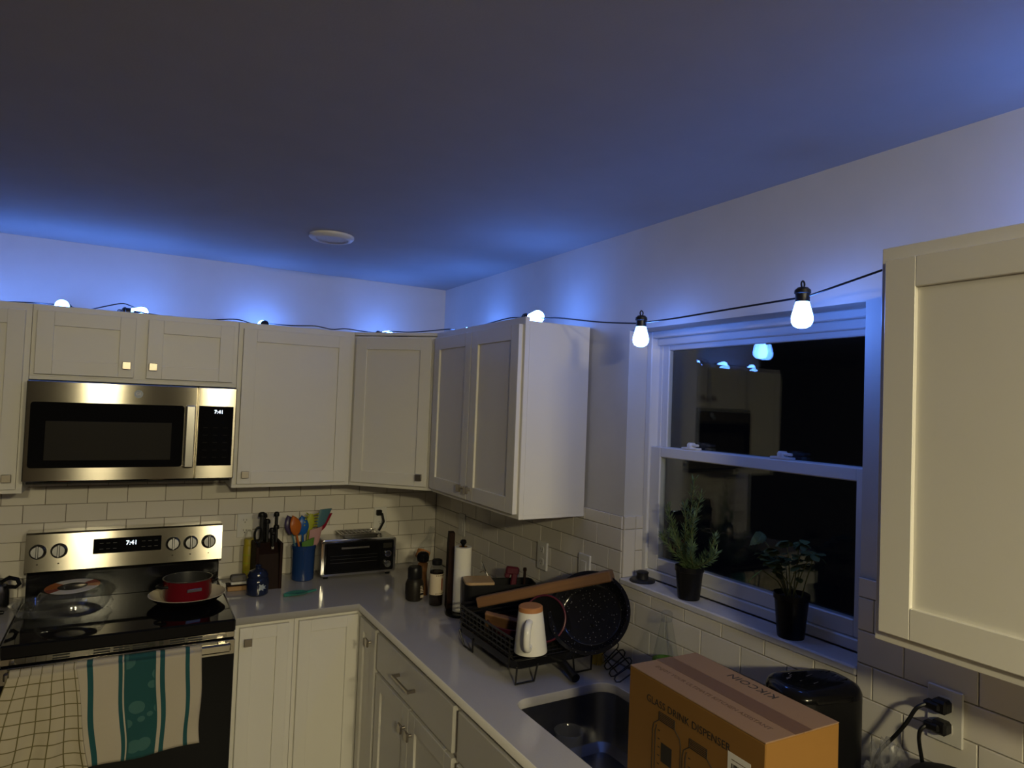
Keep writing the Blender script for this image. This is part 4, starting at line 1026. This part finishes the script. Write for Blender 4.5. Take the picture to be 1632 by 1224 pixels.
    for k in range(6): leaf(Vector((-.03, .072+.004*k, .255+.003*k)), PI*(.2+.12*k), -.75, .1, .045)
sill_things()

# ------------------------------------------------------------------ outlets
def outlet(loc, rz, label, blank=False, t=.006):
    o = T('wall_outlet', label, 'outlet', loc, rz, 'white wall outlets')
    pl = MB().box(-.036, .036, -t, 0, -.058, .058, .002).build('cover_plate', 'white_plastic', o)
    if blank:
        MB().box(-.017, .017, -t-.003, -t, -.034, .034, .002).build('rocker', 'white_plastic', o); return
    for z in (-.025, .025):
        f = MB(); P = rrect(-.017, .017, z-.0145, z+.0145, .010, 5); f.add([(x, -t-.0022, q) for x, q in P]+[(x, -t+.001, q) for x, q in P], [tuple(range(len(P)))]+[(i, (i+1) % len(P), len(P)+(i+1) % len(P), len(P)+i) for i in range(len(P))])
        s = f.build('socket', 'white_plastic', pl)
        MB().box(-.0075, -.0055, -t-.0026, -t-.002, z-.001, z+.008).box(.0055, .0075, -t-.0026, -t-.002, z-.001, z+.007).box(-.002, .002, -t-.0026, -t-.002, z-.010, z-.005).build('slots', 'dark_slot', pl)
Y = -.0088
outlet((-1.033, Y, 1.172), 0, 'white duplex outlet on the back tiles left of the knife block')
outlet((-.340, Y, 1.176), 0, 'white outlet above the toaster oven with its plug in the lower socket')
outlet((Y, -.360, 1.180), -PI/2, 'white switch plate on the right wall above the dark wooden board', True)
outlet((Y, -1.148, 1.186), -PI/2, 'white duplex outlet on the right wall above the dish rack', t=.010)
outlet((Y, -1.445, 1.196), -PI/2, 'white switch plate just behind the raised end of the cutting board', True, t=.009)
outlet((Y, -2.747, 1.186), -PI/2, 'white outlet with two black plugs below the near wall cabinet')

# ------------------------------------------------------------------ ceiling things
def ceiling_things():
    d = T('recessed_light', 'unlit white round ceiling light trim near the back wall', 'ceiling light', (-.888, -.862, CEIL))
    MB().lathe([(.088, 0), (.088, -.008), (.080, -.016), (.066, -.018), (.062, -.012)], n=48).build('trim_ring', 'white_plastic', d)
    MB().lathe([(.063, -.008), (.063, -.012), (.0, -.0125)], n=48, caps=False).build('diffuser', 'white_plastic', d)
    for i, ((x, y), e) in enumerate(LAMPS):
        l = T('ceiling_lamp', ['glowing warm dome ceiling lamp in the middle of the room behind the camera', 'glowing warm dome ceiling lamp near the window-side wall behind the camera'][i], 'ceiling lamp', (x, y, CEIL))
        MB().lathe([(.165, 0), (.165, -.018), (.150, -.022)], n=48).build('lamp_base', 'white_plastic', l)
        m = MATS['lamp_glow'].copy(); m.node_tree.nodes['Principled BSDF'].inputs['Emission Strength'].default_value = e; MATS['lamp_glow_%d' % i] = m
        MB().lathe([(.150, -.022), (.148, -.040), (.132, -.062), (.10, -.080), (.06, -.090), (.0, -.094)], n=48, caps=False).build('lamp_dome', 'lamp_glow_%d' % i, l, 'glowing dome')
ceiling_things()

# ------------------------------------------------------------------ string lights
def string_lights():
    O = Vector((-1.0, -.1, ZT))
    s = T('string_lights', 'black cord of glowing blue-white bulbs along the cabinet tops and across the window', 'string lights', O)
    bm = MB().lathe([(.014, 0), (.0155, .003), (.0195, .018), (.0240, .034), (.0255, .043), (.0245, .053), (.0195, .062), (.010, .067), (.0, .068)], n=24, caps=False).mesh('bulb'); bm.materials.append(MATS['bulb'])
    sk = MB().lathe([(.0155, .004), (.0165, 0), (.0165, -.016), (.0195, -.018), (.0185, -.026), (.012, -.032), (.004, -.034)], n=20)
    sk.tube([(.006*math.cos(t), 0, -.040+.008*math.sin(t)) for t in [2*PI*i/14 for i in range(14)]], .0022, 6, True)
    skm = sk.mesh('socket'); skm.materials.append(MATS['socket_black'])
    sk2 = MB().lathe([(.0155, .004), (.0165, 0), (.0165, -.016), (.0195, -.018), (.0185, -.026), (.012, -.032), (.004, -.034)], n=20).mesh('socket'); sk2.materials.append(MATS['socket_black'])
    def bulb(p, d):
        k = link('socket', skm, s); z = Vector(d).normalized(); x = Vector((0, 1, .1)).cross(z)
        if x.length < .1: x = Vector((1, 0, 0)).cross(z)
        x.normalize(); M = Matrix((x, z.cross(x), z)).transposed().to_4x4(); M.translation = Vector(p)-O; k.matrix_local = M
        b = link('bulb', bm, k)
    zc = ZT-.014+.0260
    LY = [((-2.16, -.13, zc), (.4, -.9, 0)), ((-1.810, -.155, zc), (-.2, -1, 0)), ((-1.572, -.20, zc), (1, -.06, 0)), ((-1.014, -.165, zc), (.05, 1, 0)), ((-.435, -.18, zc), (1, .25, 0)), ((-.165, -.60, zc), (.1, -1, 0)), ((-.205, -1.285, zc+.006), (.25, -1, 0))]
    HG = [((-.150, -1.887, 2.085), (0, 0, -1)), ((-.150, -2.476, 2.096), (0, 0, -1))]
    EX = [((-2.345, -.20, 1.70), (0, 0, -1)), ((-.16, -3.02, zc), (.2, -1, 0)), ((-.16, -3.45, zc), (.2, -1, 0))]
    for p, d in LY+HG+EX: bulb(p, d)
    def cable(pts, name='cord'):
        P = [Vector(p)-O for p in pts]; sm = []
        for i in range(len(P)-1):
            for t in range(6): sm.append(P[i].lerp(P[i+1], t/6))
        sm.append(P[-1])
        for _ in range(3): sm = [sm[0]]+[(sm[i-1]+sm[i]*2+sm[i+1])/4 for i in range(1, len(sm)-1)]+[sm[-1]]
        MB().tube(sm, .0026, 6).build(name, 'socket_black', s)
    z = ZT+.004
    cable([(-2.345, -.20, 1.715), (-2.345, -.20, 2.08), (-2.28, -.20, z+.004), (-2.19, -.15, z+.02)])
    cable([(-2.17, -.10, z+.02), (-2.05, -.20, z), (-1.93, -.26, z+.004), (-1.84, -.12, z+.02)])
    cable([(-1.81, -.11, z+.02), (-1.74, -.16, z), (-1.66, -.20, z+.025), (-1.60, -.20, z+.045), (-1.545, -.17, z+.028), (-1.55, -.19, z+.006), (-1.585, -.17, z+.016)])
    cable([(-1.60, -.13, z+.02), (-1.62, -.22, z), (-1.52, -.285, z+.002), (-1.56, -.296, z+.003)], 'cord')
    cable([(-1.56, -.296, z+.003), (-1.45, -.22, z), (-1.25, -.25, z), (-1.15, -.28, z+.012), (-1.06, -.20, z), (-1.006, -.11, z+.02)])
    cable([(-1.0, -.11, z+.02), (-.90, -.27, z+.004), (-.80, -.292, z+.012), (-.72, -.295, z-.001), (-.66, -.292, z+.012), (-.56, -.30, z+.004), (-.45, -.14, z+.02)])
    cable([(-.43, -.16, z+.02), (-.44, -.36, z+.012), (-.40, -.46, z+.003), (-.355, -.515, z+.005), (-.31, -.58, z+.010), (-.275, -.68, z+.012), (-.20, -.60, z+.02), (-.125, -.565, z+.02)])
    cable([(-.12, -.57, z+.02), (-.22, -.85, z+.01), (-.25, -1.05, z+.012), (-.225, -1.17, z+.024), (-.215, -1.25, z+.016)])
    cable([(-.205, -1.27, z+.02), (-.19, -1.36, z+.006), (-.165, -1.42, z+.006), (-.152, -1.68, 2.114), (-.15, -1.868, 2.094)])
    cable([(-.15, -1.905, 2.094), (-.15, -2.03, 2.094), (-.15, -2.22, 2.099), (-.15, -2.36, 2.102), (-.15, -2.457, 2.104)])
    cable([(-.15, -2.495, 2.106), (-.15, -2.59, 2.124), (-.15, -2.70, 2.145), (-.15, -2.775, z+.004), (-.155, -2.90, z+.001), (-.16, -2.995, z+.02)])
    cable([(-.16, -3.0, z+.02), (-.22, -3.12, z), (-.2, -3.3, z), (-.16, -3.43, z+.02)])
string_lights()
